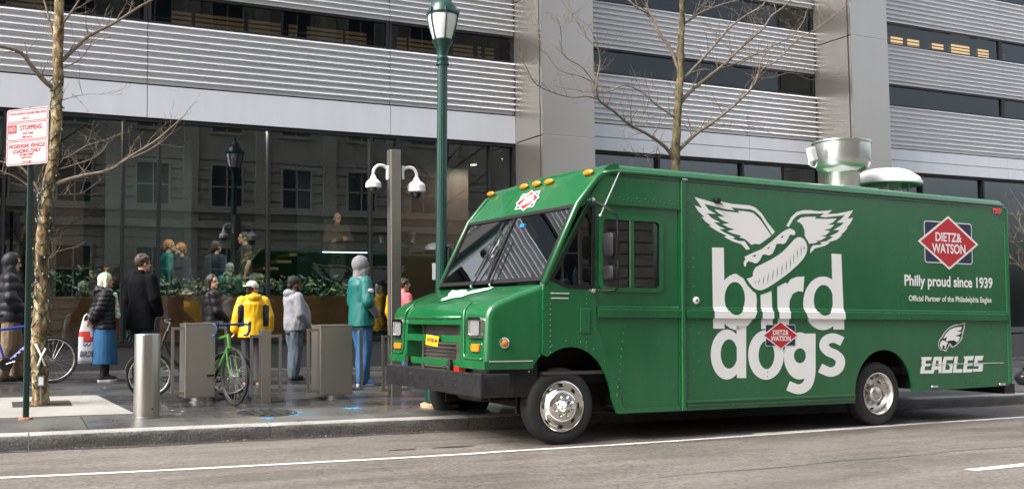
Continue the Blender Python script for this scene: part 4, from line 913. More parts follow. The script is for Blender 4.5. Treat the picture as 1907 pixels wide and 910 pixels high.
dpoly('emblem_field', ZE, [[(680,150),(670,215),(657,240),(653,290),(635,340),(590,388),(550,420),(530,405),(520,380),(500,385),(480,430),(457,468),(440,450),(405,455),(383,430),(378,385),(395,340),(430,300),(450,255),(490,215),(550,180),(610,165)]], m_blk, 1.7, eh)
dpoly('emblem_feathers', ZE, [[(655,178),(645,220),(590,237),(648,242),(632,272),(570,292),(635,302),(618,345),(592,372),(575,350),(540,345),(500,350),(470,362),(462,345),(475,300),(455,318),(428,325),(460,265),(500,225),(560,192)]], m_vinyl, 2.3, eh)
dpoly('emblem_beak', ZE, [[(420,345),(445,350),(462,365),(490,372),(470,400),(455,452),(443,440),(448,412),(432,402),(418,418),(420,446),(402,440),(388,410),(398,368)]], m_vinyl, 2.3, eh)
# badge on the header panel and white bird on the hood
hn = Vector((-(2.838-2.495), 0, (.475-.175))).normalized(); hP = Vector((.175, 0, 2.495))
def front_poly(name, pts, m, k, P0, nn, parent=truck):
    q = [tpl(px, py, P0 + nn*(.003+k*.0015), nn) for px, py in pts]; mbx = MB(); mbx.add(q, [tuple(range(len(q)))])
    return mbx.build(name, m, parent)
ZH = lambda x, y: (860+x/6.357, 290+y/6.357)
hb = front_poly('badge', [ZH(*p) for p in ((625,638),(715,458),(930,412),(845,600))], m_vinyl, 0, hP, hn)
front_poly('badge_field', [ZH(*p) for p in ((645,625),(720,470),(910,430),(838,590))], m_navy, 1, hP, hn, hb)
front_poly('diamond_edge', [ZH(*p) for p in ((640,560),(832,408),(918,492),(722,652))], m_vinyl, 2, hP, hn, hb)
front_poly('diamond', [ZH(*p) for p in ((656,560),(830,424),(902,494),(724,636))], m_redv, 3, hP, hn, hb)
def map_text(txt, c, ex, ey, m, k, P0, nn, parent, nm):
    V, F = text_loops(txt, 1, .02); xs = [p[0] for p in V]; ys = [p[1] for p in V]; kx = 2/(max(xs)-min(xs)); ky = 2/(max(ys)-min(ys)); ox = (max(xs)+min(xs))/2; oy = (max(ys)+min(ys))/2
    vs = []
    for a, b in V:
        s_, t_ = (a-ox)*kx, (b-oy)*ky; vs.append(tpl(c[0]+ex[0]*s_+ey[0]*t_, c[1]+ex[1]*s_+ey[1]*t_, P0+nn*(.003+k*.0015), nn))
    return MB().add(vs, F).build(nm, m, parent, kind='stuff')
map_text('DIETZ&', ZH(792, 497), (9.5, -4.5), (1.6, -4.2), m_vinyl, 4, hP, hn, hb, 'badge_lettering')
map_text('WATSON', ZH(768, 548), (12.5, -6), (1.6, -4.2), m_vinyl, 4, hP, hn, hb, 'badge_lettering')
on = Vector((-(1.645-1.468), 0, (.72-.225))).normalized(); on = Vector((-.337, 0, .941)); oP = Vector((-.50, 0, 1.558))
ZO = lambda x, y: (720+x/4.55, 500+y/4.55)
front_poly('hood_emblem', [ZO(*p) for p in ((458,272),(470,255),(520,232),(530,205),(560,182),(600,186),(640,178),(680,182),(676,200),(740,182),(910,152),(860,178),(760,200),(690,214),(640,236),(560,246),(500,264))], m_vinyl, 1, oP, on)
# number plate hung on the grille bar
pc_ = [tf(px, py, HU-.045) for px, py in ((792.5, 641), (814.5, 645), (817.5, 626), (794, 622))]
mb = MB(); mb.add([(HU-.045, a, b) for a, b in pc_] + [(HU-.040, a, b) for a, b in pc_], [(0,1,2,3), (7,6,5,4), (0,4,5,1), (1,5,6,2), (2,6,7,3), (3,7,4,0)]); pl = tb_('number_plate', m_plate, mb)
V, F = text_loops('84788-M', 1, .01); xs = [p[0] for p in V]; ys = [p[1] for p in V]; vs = []
for a, b in V:
    s_ = (a-min(xs))/(max(xs)-min(xs)); t_ = (b-min(ys))/(max(ys)-min(ys)); A, B, C_, D_ = [Vector(p) for p in pc_]
    s_ = .10+.8*s_; t_ = .30+.45*t_; q = (A*(1-s_)+B*s_)*(1-t_) + (D_*(1-s_)+C_*s_)*t_; vs.append((HU-.047, q.x, q.y))
MB().add(vs, F).build('plate_characters', m_navy, pl, kind='stuff')
tf_ = [tf(px, py, HU-.04) for px, py in ((797, 622.5), (815, 626), (816.5, 619.5), (796, 616.5))]
MB().add([(HU-.041, a, b) for a, b in tf_], [(0,1,2,3)]).build('plate_frame', m_navy, pl)
# ------------------------------------------------------------------ roof fan and vent
u_, w_ = ts(1567, 268, .75); zr = 2.975; wq = lambda y: ts(1567, y, .75)[1]; rr = (ts(1614, 280, .75)[0]-ts(1519, 280, .75)[0])/2*.80
Mf = Matrix.Translation((u_, .75, 0))
fan = tb_('exhaust_fan', m_shell, MB().lathe([(rr*.62, zr-.02), (rr*.62, wq(324)), (rr*.66, wq(321)), (rr*.84, wq(317)), (rr*.95, wq(310)), (rr, wq(300)), (rr*1.0, w_-.02), (rr*1.04, w_), (rr*1.04, w_+.018), (rr*.98, w_+.01), (rr*.96, wq(296)), (rr*.6, wq(308)), (0, wq(308))], 40, Mf, cap=False), smooth=35)
tb_('curb', m_silverv, MB().cbox((u_, .75, zr), (rr*1.7, rr*1.7, .12)), fan)
tb_('motor_guard', m_blk, MB().lathe([(rr*.5, wq(307)), (rr*.5, w_-.05), (0, w_-.04)], 20, Mf, cap=False), fan, smooth=40)
a = ts(1510, 288, .75); tb_('junction_box', m_whitepaint, MB().rbox((0, 0, 0), (.10, .09, .17), .015), fan).data.transform(Matrix.Translation((a[0]-.01, .72, a[1])) @ Matrix.Rotation(R_(-18), 4, 'Y'))
tb_('cable', m_whitepaint, MB().tube(spline([(a[0]-.04, .72, a[1]-.08), (a[0]-.06, .72, a[1]-.14), (a[0]+.02, .70, a[1]-.17), (a[0]+.06, .7, a[1]-.10)], 5), .010, 6), fan)
u_, w_ = ts(1650, 316, .95); wv_ = lambda y: ts(1650, y, .95)[1]; rv = (ts(1700, 340, .95)[0]-ts(1601, 335, .95)[0])/2*.92; Mv = Matrix.Translation((u_, .95, 0))
vent = tb_('roof_vent', m_whitepaint, MB().lathe([(rv*.9, wv_(347)), (rv, wv_(345)), (rv*.99, wv_(340)), (rv*.92, wv_(332)), (rv*.76, wv_(325)), (rv*.64, wv_(320)), (rv*.5, wv_(317)), (0, wv_(316))], 40, Mv, cap=False), smooth=35)
tb_('neck', m_silverv, MB().lathe([(rv*.42, zr-.02), (rv*.42, w_-.05)], 20, Mv, cap=False), vent)
for k in range(4): a = R_(45+90*k); tb_('vent_leg', m_silverv, MB().box((u_+rv*.6*math.cos(a)-.015, .95+rv*.6*math.sin(a)-.015, zr-.02), (u_+rv*.6*math.cos(a)+.015, .95+rv*.6*math.sin(a)+.015, w_-.04)), vent)
# ================================================================== STREET FURNITURE
m_postg = mat('dark green enamel', (.008,.026,.022), .45, .1, var=.2, scale=8); m_lampg = mat('lamp post green', (.003,.040,.032), .34, .1, var=.15, scale=5, coat=.3)
m_signw = mat('sign white', (.40,.345,.35), .55); m_signr = mat('sign red', (.30,.012,.02), .5); m_rust = mat('rusty footing', (.30,.13,.06), .8, var=.4, scale=40)
m_brush = mat('brushed stainless steel', (.42,.40,.37), .32, .95, var=.06, scale=3, stretch=(6, 6, .15), rvar=.06); m_brush2 = mat('satin stainless panel', (.36,.335,.305), .38, .85, var=.03, scale=4, stretch=(.3, .3, 5), rvar=.02)
m_tubes = mat('grey steel tube', (.30,.29,.275), .38, .8); m_camw = mat('white camera housing', (.80,.80,.80), .4); m_dome = mat('smoked dome', (.02,.02,.022), .05, coat=1)
m_frost = mat('frosted lantern glass', (.72,.72,.72), .35); m_bulb = mat('lamp bulb', (.85,.85,.85), .3)
def foot(px, py): p = on_walk(px, py); return Vector((p.x, p.y, walk_z(p.x, p.y)))
# no stopping sign on its post
g = foot(48, 780); top = onY(50, 200, g.y).z - g.z
sg_ = thing('street_sign', 'white parking sign with red lettering on a dark green post by the kerb', 'street sign', g)
MB().rbox((0, 0, top/2), (.062, .062, top), .012).build('post', m_postg, sg_, smooth=40)
for k in range(40): pass
MB().lathe([(.075, 0), (.07, .015), (.04, .022)], 14).build('footing', m_rust, sg_)
ang = R_(-49); hd = Vector((math.cos(ang), math.sin(ang), 0)); sn_ = Vector((-hd.y, hd.x, 0))*-1
if sn_.dot(Vector((0, 0, 0))-g) < 0: sn_ = -sn_
sc = onY(50, 255, g.y); sc = Vector((0, 0, sc.z-g.z)) + sn_*.05
q0 = (onY(94, 250, g.y)-onY(5, 250, g.y)).length; SWd = .60; SHt = (onY(50, 202, g.y).z-onY(50, 307, g.y).z)
SG = lambda k: (lambda a, b, d: sc + hd*a + Vector((0, 0, b)) + sn_*(k - d))
mb = MB(); plate(mb, [rrect(-SWd/2, -SHt/2, SWd/2, SHt/2, .03)], SG(.004), .006); pan = mb.build('sign_panel', m_signw, sg_)
def srect(x0, y0, x1, y1, t=.006):
    mbx = MB(); plate(mbx, [rrect(x0, y0, x1, y1, .022), rrect(x0+t, y0+t, x1-t, y1-t, .018)], SG(.0055), .001); mbx.build('red_border', m_signr, pan)
def stext(t_, cx, cy, h, wd, m=None, bold=.02, k=.0062):
    V, F = text_loops(t_, 1, bold); xs = [p[0] for p in V]; ys = [p[1] for p in V]; kx = wd/(max(xs)-min(xs)); ky = h/(max(ys)-min(ys)); ox = (max(xs)+min(xs))/2; oy = (max(ys)+min(ys))/2
    MB().add([SG(k)(cx+(a-ox)*kx, cy+(b-oy)*ky, 0) for a, b in V], F).build('sign_lettering', m or m_signr, pan, kind='stuff')
def sarrow(cx, cy, L, dirn):
    d = dirn; pts = [(-L/2*d, .004), (L/4*d, .004), (L/4*d, .016), (L/2*d, 0), (L/4*d, -.016), (L/4*d, -.004), (-L/2*d, -.004)]
    mbx = MB(); V, F = fill2d([[(cx+a, cy+b) for a, b in pts]]); mbx.add([SG(.0062)(a, b, 0) for a, b in V], F); mbx.build('arrow', m_signr, pan)
hx, hy = SWd/2-.012, SHt/2-.012
y1_ = hy-.135; y2_ = y1_-.20
srect(-hx, y1_+.006, hx, hy); srect(-hx, y2_+.006, hx, y1_-.006); srect(-hx, -hy, hx, y2_-.006)
stext('TOW AWAY ZONE 686-5515', 0, hy-.04, .026, hx*1.85); sarrow(-.02, hy-.095, .10, -1)
mbx = MB(); V, F = fill2d([[(-hx+.012, y1_-.115), (-hx+.135, y1_-.115), (-hx+.135, y1_-.025), (-hx+.012, y1_-.025)]]); mbx.add([SG(.0058)(a, b, 0) for a, b in V], F); mbx.build('red_field', m_signr, pan)
stext('NO', -hx+.073, y1_-.070, .05, .09, m_signw, .01, .0070); stext('STOPPING', .05, y1_-.062, .052, .31); stext('ANY TIME', .01, y1_-.125, .022, .15); sarrow(.0, y1_-.165, .15, -1)
stext('PASSENGER VEHICLE', 0, y2_-.06, .042, hx*1.8); stext('LOADING ONLY', 0, y2_-.115, .042, .40); stext('20 MIN LIMIT', 0, y2_-.155, .022, .2); stext('MON-SUN', 0, y2_-.187, .020, .14); sarrow(0, y2_-.235 if SHt > .6 else y2_-.22, .15, 1)
MB().box((-.03, -.05, sc.z-.02), (.03, .05, sc.z+.02)).build('clamp', m_postg, sg_)
# green lamp post with an acorn lantern
g = foot(820, 757); Zp = lambda y: onY(820, y, g.y).z-g.z; spx = (onY(821, 300, g.y)-onY(820, 300, g.y)).length*.87
lp_ = thing('street_lamp', 'dark green lamp post with a frosted acorn lantern behind the van', 'street lamp', g)
MB().lathe([(.25, 0), (.25, .04), (.22, .055)], 28).build('plinth', mat('tan concrete', (.45,.33,.20), .8, var=.2, scale=20), lp_)
MB().lathe([(.20, .07), (.20, .22), (.17, .27), (.19, .34), (.15, .62), (.11, .78), (.12, .84), (.095, .9)], 24).build('base', m_lampg, lp_, smooth=40)
flu = MB(); vs = []; prof = [(.074, .88), (.071, 1.6), (.069, 2.4), (.067, 3.2), (.065, Zp(122))]; nseg = 48
for r, z in prof:
    for k in range(nseg): a = 2*math.pi*k/nseg; rr_ = r*(1-.045*(k % 3 == 0)); vs.append((rr_*math.cos(a), rr_*math.sin(a), z))
flu.add(vs, [(i*nseg+k, i*nseg+(k+1) % nseg, (i+1)*nseg+(k+1) % nseg, (i+1)*nseg+k) for i in range(len(prof)-1) for k in range(nseg)]); flu.build('pole', m_lampg, lp_)
k_ = spx
ln_ = MB().lathe([(k_*11, Zp(124)), (k_*13, Zp(122)), (k_*13, Zp(118)), (k_*10.5, Zp(116)), (k_*12.5, Zp(112)), (k_*12.5, Zp(109)), (k_*10, Zp(106)), (k_*10.5, Zp(98)), (k_*14, Zp(88)), (k_*20, Zp(80)), (k_*21, Zp(77)), (k_*19, Zp(75))], 28).build('lantern_neck', m_lampg, lp_, smooth=35)
MB().lathe([(k_*18.5, Zp(76)), (k_*23, Zp(62)), (k_*27.5, Zp(46)), (k_*29, Zp(32)), (k_*28, Zp(24))], 28, cap=False).build('lantern_glass', m_frost, lp_, smooth=True)
for k in range(6):
    a = R_(20+60*k); MB().tube([(r*k_*math.cos(a), r*k_*math.sin(a), Zp(z)) for r, z in ((19.5, 77), (24, 62), (29, 46), (31, 33), (30.5, 22))], .009, 6).build('lantern_rib', m_lampg, lp_, smooth=True)
    MB().rbox((0, 0, 0), (.05, .035, .06), .01).build('rib_cap', m_lampg, lp_).data.transform(Matrix.Translation((30.5*k_*math.cos(a), 30.5*k_*math.sin(a), Zp(25))) @ Matrix.Rotation(a, 4, 'Z'))
MB().lathe([(k_*30, Zp(31)), (k_*31.5, Zp(27)), (k_*29, Zp(22)), (k_*27, Zp(14)), (k_*21, Zp(7)), (k_*17, Zp(4)), (k_*18, Zp(1)), (k_*15, Zp(-3)), (k_*9, Zp(-10)), (k_*4, Zp(-16)), (k_*5, Zp(-20)), (k_*1, Zp(-30))], 28).build('lantern_cap', m_lampg, lp_, smooth=35)
MB().sphere((0, 0, Zp(64)), k_*9, 12, 8).build('bulb', m_bulb, lp_, smooth=True)
place(lp_, Matrix.Translation(WM[lp_].to_translation()) @ Matrix.Rotation(R_(.75), 4, Vector((math.sin(R_(27)), math.cos(R_(27)), 0))))
# bollard
g = foot(273, 776); r = .5*(onY(301, 700, g.y)-onY(246, 700, g.y)).dot(Vector((math.cos(R_(27)), -math.sin(R_(27)), 0))); h = onY(273, 621, g.y).z-g.z
b_ = thing('bollard', 'thick round brushed steel bollard beside the pale concrete pad', 'bollard', g)
MB().lathe([(r, 0), (r, h-.012), (r*.985, h-.004), (r*.95, h), (0, h+.002)], 48, cap=False).build('post', m_brush, b_, smooth=40)
MB().lathe([(r*1.12, -.02), (r*1.12, .006), (r*1.0, .01)], 40, cap=False).build('collar', m_tubes, b_, smooth=40)
MB().sphere((r*.3, -r*.955, .10), .012, 8, 6).build('set_screw', m_dark, b_)
# steel bike racks: slab posts with a square tube loop on each side
def loop_rack(t, half, h, gap, z0=.10, z1=None, both=(1, 1)):
    z1 = z1 or h-.02; r_ = .017
    for s, on_ in zip((-1, 1), both):
        if not on_: continue
        MB().box((s*half if s > 0 else -half-gap, -.017, z1-r_), (s*(half+gap) if s > 0 else -half, .017, z1+r_)).box((s*(half+gap)-r_, -.0175, z0-r_), (s*(half+gap)+r_, .0175, z1+r_+.0005)).box((s*half if s > 0 else -half-gap, -.017, z0-r_), (s*(half+gap) if s > 0 else -half, .017, z0+r_)).build('tube_loop', m_tubes, t)
def xsize(px0, px1, y): a = onY(px0, 680, y); b = onY(px1, 680, y); return b.x-a.x, (a.x+b.x)/2
CABS = []
for i, (x0, x1, yb, yt, lab) in enumerate(((343, 399, 745, 603, 'wide steel bike rack cabinet right behind the bollard'), (594, 654, 740, 606, 'wide steel bike rack cabinet beside the man in the green jersey'))):
    g = foot((x0+x1)/2, yb+3); wd, xc = xsize(x0, x1, g.y); g = Vector((xc, g.y, walk_z(xc, g.y))); h = onY(xc and (x0+x1)/2, yt, g.y).z-g.z; CABS.append(g.copy())
    t = thing('bike_rack_cabinet', lab, 'bike rack', g, group='steel bike racks on the pavement')
    MB().rbox((0, .15, h/2+.03), (wd, .42, h-.06), .006).build('cabinet', m_brush2, t)
    MB().box((-wd/2+.012, -.0625, .075), (wd/2-.012, -.0605, h-.012)).build('front_panel', m_brush2, t)
    MB().rbox((0, .15, h+.004), (wd+.01, .43, .012), .004).build('lid', m_brush2, t)
    MB().lathe([(.15, -.02), (.15, .012), (.12, .016), (.12, .07)], 28, Matrix.Translation((.03, .10, 0))).build('pedestal', m_brush, t, smooth=40)
    loop_rack(t, wd/2, h, .14, .12, h-.05)
g = foot(495, 749); wd, xc = xsize(486, 504, g.y); g = Vector((xc, g.y, walk_z(xc, g.y))); h = onY(495, 615, g.y).z-g.z
t = thing('bike_rack_post', 'narrow steel bike rack post in front of the yellow jacket', 'bike rack', g, group='steel bike racks on the pavement')
MB().rbox((0, .05, h/2-.01), (wd, .16, h+.02), .004).build('post', m_brush2, t); MB().rbox((0, .05, h+.003), (wd+.006, .165, .008), .003).build('cap', m_brush2, t)
loop_rack(t, wd/2, h, .12, .10, h-.07)
# camera pole with two dome cameras
g = foot(737, 739); wd, xc = xsize(728, 747, g.y); g = Vector((xc, g.y, walk_z(xc, g.y))); h = onY(738, 279, g.y).z-g.z
cp = thing('camera_pole', 'tall square steel pole carrying two white dome cameras, left of the van', 'pole', g)
MB().rbox((0, .05, h/2-.02), (wd, .15, h+.04), .008).build('pole', m_brush2, cp); MB().box((-wd/2-.012, -.01, 0), (-wd/2-.0005, .09, h-.01)).build('cable_channel', m_tubes, cp)
loop_rack(cp, wd/2, 1, .11, .10, onY(738, 626, g.y).z-g.z)
def loc(px, py, dy=0): p = onY(px, py, g.y+dy); return p-g
ZC = lambda x, y: (460+x/3.0325, 200+y/3.0325)
for i, (arc, topc, rad, zs) in enumerate((([(806, 362), (800, 345), (775, 326), (748, 326), (726, 345), (720, 372)], (721, 383), 43, (383, 398, 412, 424, 449, 452, 480)), ([(880, 372), (888, 350), (915, 337), (945, 342), (964, 370), (964, 398)], (964, 398), 51, (398, 412, 424, 438, 474, 478, 520)))):
    k = ['white dome camera on a curved arm, left of the steel pole', 'larger white dome camera on a curved arm, right of the steel pole'][i]
    pz = lambda x, y: loc(*ZC(x, y))
    c0 = pz(*topc); m1 = (onY(701, 340, g.y)-onY(700, 340, g.y)).length/3.0325*.96; R0 = rad*m1
    dc = thing('dome_camera', k, 'camera', g+Vector((c0.x, c0.y+.05, c0.z)), group='cameras on the steel pole'); off = Vector((c0.x, c0.y, c0.z))
    zz = [pz(topc[0], z).z-c0.z for z in zs]
    MB().tube(spline([pz(*p)-off for p in arc], 4), .022, 10).build('arm', m_camw, dc, smooth=True)
    MB().cbox(pz(arc[0][0]+(-3 if i == 0 else 3), 366)-off, (.03, .08, .19)).build('mount_plate', m_camw, dc)
    MB().lathe([(.02, zz[0]+.02), (R0*.32, zz[0]), (R0*.42, zz[1]), (R0*.75, zz[2]), (R0, zz[3]), (R0*1.02, zz[4]), (R0*.9, zz[5])], 28).build('housing', m_camw, dc, smooth=35)
    MB().lathe([(R0*.62, zz[5]), (R0*.60, zz[5]*.5+zz[6]*.5), (R0*.42, zz[5]*.2+zz[6]*.8), (0, zz[6])], 20, cap=False).build('dome', m_dome, dc, smooth=True)
# black rubbish bag at the right edge
g = foot(1909, 716); t = thing('rubbish_bag', 'black plastic rubbish bag on the pavement behind the van at the right edge', 'bag', g)
mb = MB(); mb.sphere((0, 0, .12), (.17, .17, .14), 20, 14)
for v in mb.v:
    n_ = noise.noise(v*7)*.05; v.x *= 1+n_*2; v.y *= 1+n_*2; v.z = max(0, v.z+n_)
mb.build('sack', mat('black plastic', (.012,.013,.018), .25), t, smooth=True); MB().lathe([(.03, .24), (.02, .26), (.05, .31)], 10).build('knot', m_dark, t)
# ------------------------------------------------------------------ things inside the shopfront
m_wood = mat('reddish wood panel', (.34,.115,.045), .45, var=.25, scale=2.2, stretch=(1, 1, 4)); m_leafd = mat('dark leaf', (.012,.045,.017), .5, var=.4, scale=6); m_leafy = mat('yellow leaf', (.30,.26,.03), .5)
for i, (xa, xb, lab) in enumerate(((85, 224, 'long reddish wood planter inside the glass behind the tree'), (240, 292, 'short reddish wood planter inside the glass behind the man in the black coat'), (300, 496, 'long reddish wood planter inside the glass behind the yellow jacket'), (504, 686, 'long reddish wood planter inside the glass behind the grey hoodie'))):
    if i == 1: continue
    yq = YF+.55; a = onY(xa, 600, yq); b = onY(xb, 600, yq); z1 = 1.60
    t = thing('planter', lab, 'planter', ((a.x+b.x)/2, yq, .36), group='wooden planters inside the shopfront'); L2 = (b.x-a.x)/2
    MB().box((-L2, 0, 0), (L2, .04, z1-.36)).build('front_board', m_wood, t); MB().box((-L2, .4, 0), (L2, .44, z1-.36)).build('back_board', m_wood, t); MB().box((-L2, .041, z1-.5), (L2, .399, z1-.42)).build('soil', m_dirt, t)
    MB().box((-L2, .041, 0), (-L2+.04, .399, z1-.36)).build('end_board', m_wood, t); MB().box((L2-.04, .041, 0), (L2, .399, z1-.36)).build('end_board', m_wood, t)
    rr_ = random.Random(i+5)
    nb = max(3, int(L2*2/.34))
    for k in range(nb):
        x = -L2+.17+(2*L2-.34)*k/max(1, nb-1); hgt = rr_.uniform(.62, .95); lm = MB()
        for q in range(110):
            c = Vector((rr_.gauss(0, .13), rr_.gauss(0, .09), (.42+.58*rr_.random())*hgt)); d = Vector((rr_.uniform(-1, 1), rr_.uniform(-1, 1), rr_.uniform(-.2, 1))).normalized(); s = d.orthogonal().normalized(); L = rr_.uniform(.07, .16)
            lm.cur = 1 if rr_.random() < .06 else 0
            lm.add([c, c+d*L*.5+s*L*.22, c+d*L, c+d*L*.5-s*L*.22], [(0, 1, 2, 3)])
        p_ = thing('potted_plant', 'dark leafy plant in the indoor planter behind the %s' % ['tree', '', 'yellow jacket', 'grey hoodie'][i], 'plant', (WM[t].to_translation().x+x, yq+.2, z1-.42), group='foliage in the indoor planters')
        lm.build('foliage', [m_leafd, m_leafy], p_); MB().tube([(0, 0, 0), (.02, .01, hgt*.5)], [.012, .006], 5).build('stem', m_dirt, p_)
# thin glowing white strip inside the glass, then stairs and a notice
m_glow = emit('white glow', (.8, .9, 1), 2.2); p0, p1 = onY(601, 468, 20.5), onY(690, 475, 20.5)
t = thing('glow_strip', 'thin glowing white strip inside the shopfront', 'light', p0); MB().box((0, 0, -.02), (p1.x-p0.x, .03, .0)).build('glow_bar', m_glow, t); MB().box((0, -.004, .001), (p1.x-p0.x, .034, .03)).build('housing', m_dark, t)
mb = MB(); st_ = thing('staircase', 'wooden staircase climbing to the left inside the shopfront', 'stairs', (onY(440, 480, 23).x, 23, .36))
for k in range(14): MB().box((-k*.3, 0, .16*k+.6), (-k*.3-.34, 1.2, .16*k+.65)).build('tread', m_wood, st_) if False else MB().box((-2.4+k*.3, 0, .16*k+.3), (-2.4+k*.3+.34, 1.2, .16*k+.36)).build('tread', mat('warm oak', (.30,.19,.09), .5) if k == 0 else bpy.data.materials['warm oak'], st_)
MB().add([(-2.5, 1.2, .0), (1.9, 1.2, 2.4), (1.9, 1.2, 2.6), (-2.5, 1.2, .2), (-2.5, 1.24, .0), (1.9, 1.24, 2.4), (1.9, 1.24, 2.6), (-2.5, 1.24, .2)], [(0,1,2,3), (7,6,5,4), (0,4,5,1), (1,5,6,2), (2,6,7,3), (3,7,4,0)]).build('stringer', m_dark, st_)
p0 = onY(812, 505, YF); o = MB().box((-.07, 0, -.16), (.07, .004, .16)).build('notice', m_paper); o.location = (p0.x, YF+.018, p0.z); tag(o, 'white paper notice taped to the glass beside the lamp post', 'notice')
# ================================================================== PEOPLE
def skinmat(n, c): return mat(n, c, .5, var=.06, scale=20)
def cloth(n, c, rough=.8, var=.15, scale=12, bump=.25, bscale=70): return mat(n, c, rough, var=var, scale=scale, bump=bump, bscale=bscale)
m_sk = skinmat('light skin', (.52,.29,.20)); m_skd = skinmat('dark skin', (.13,.062,.038))
m_eye = mat('eye', (.02,.016,.014), .2); m_lip = mat('lips', (.36,.13,.11), .5)
def remesh(mb, voxel, it=3, fac=.5):
    me = mb.mesh('tmp', m_sk); o = bpy.data.objects.new('tmp', me); COL.objects.link(o)
    r = o.modifiers.new('r', 'REMESH'); r.mode = 'VOXEL'; r.voxel_size = voxel
    if it: s = o.modifiers.new('s', 'SMOOTH'); s.iterations = it; s.factor = fac
    dg = bpy.context.evaluated_depsgraph_get(); nm = bpy.data.meshes.new_from_object(o.evaluated_get(dg)); bpy.data.objects.remove(o); return nm
def loft(mb, rings, seg=20):
    # rings: (cx, cy, z, rx, ry) stacked upwards
    vs = []
    for cx, cy, z, rx, ry in rings:
        for k in range(seg): a = 2*math.pi*k/seg; vs.append((cx+rx*math.cos(a), cy+ry*math.sin(a), z))
    n = len(rings); fs = [(i*seg+k, i*seg+(k+1) % seg, (i+1)*seg+(k+1) % seg, (i+1)*seg+k) for i in range(n-1) for k in range(seg)]
    return mb.add(vs, fs + [tuple(range(seg))[::-1], tuple(range((n-1)*seg, n*seg))])
def finish(me, name, m, parent, s, fn=None, mats=None, pick=None):
    if fn:
        me.calc_loop_triangles() if False else None
        nor = [v.normal.copy() for v in me.vertices]; 
        for v, n_ in zip(me.vertices, nor): v.co = v.co + n_*fn(v.co, n_)
    me.materials.clear()
    for q in (mats or [m]): me.materials.append(q)
    if pick:
        for p in me.polygons: p.material_index = pick(p.center)
    me.transform(Matrix.Scale(s, 4)); me.polygons.foreach_set('use_smooth', [True]*len(me.polygons)); me.update()
    o = bpy.data.objects.new(name, me); COL.objects.link(o); o.parent = parent; return o
def wrinkle(a, f=9, seed=0):
    # soft drape plus sharper diagonal creases
    def w(co, n):
        d = noise.noise(Vector((co.x*f+seed, co.y*f, co.z*f*.55))); c = 1-2.2*abs(noise.noise(Vector((co.x*f*1.4+seed, co.y*f*1.4, co.z*f*.7+co.y*f*.5))))
        return a*(d*.8 + .32*c)
    return w
def puffer(a, pitch, seed=0):
    w = wrinkle(.011, 9, seed)
    return lambda co, n: a*(abs(math.sin(math.pi*(co.z+.03*noise.noise(co*6+Vector((seed, 0, 0))))/pitch))-.6) + w(co, n)
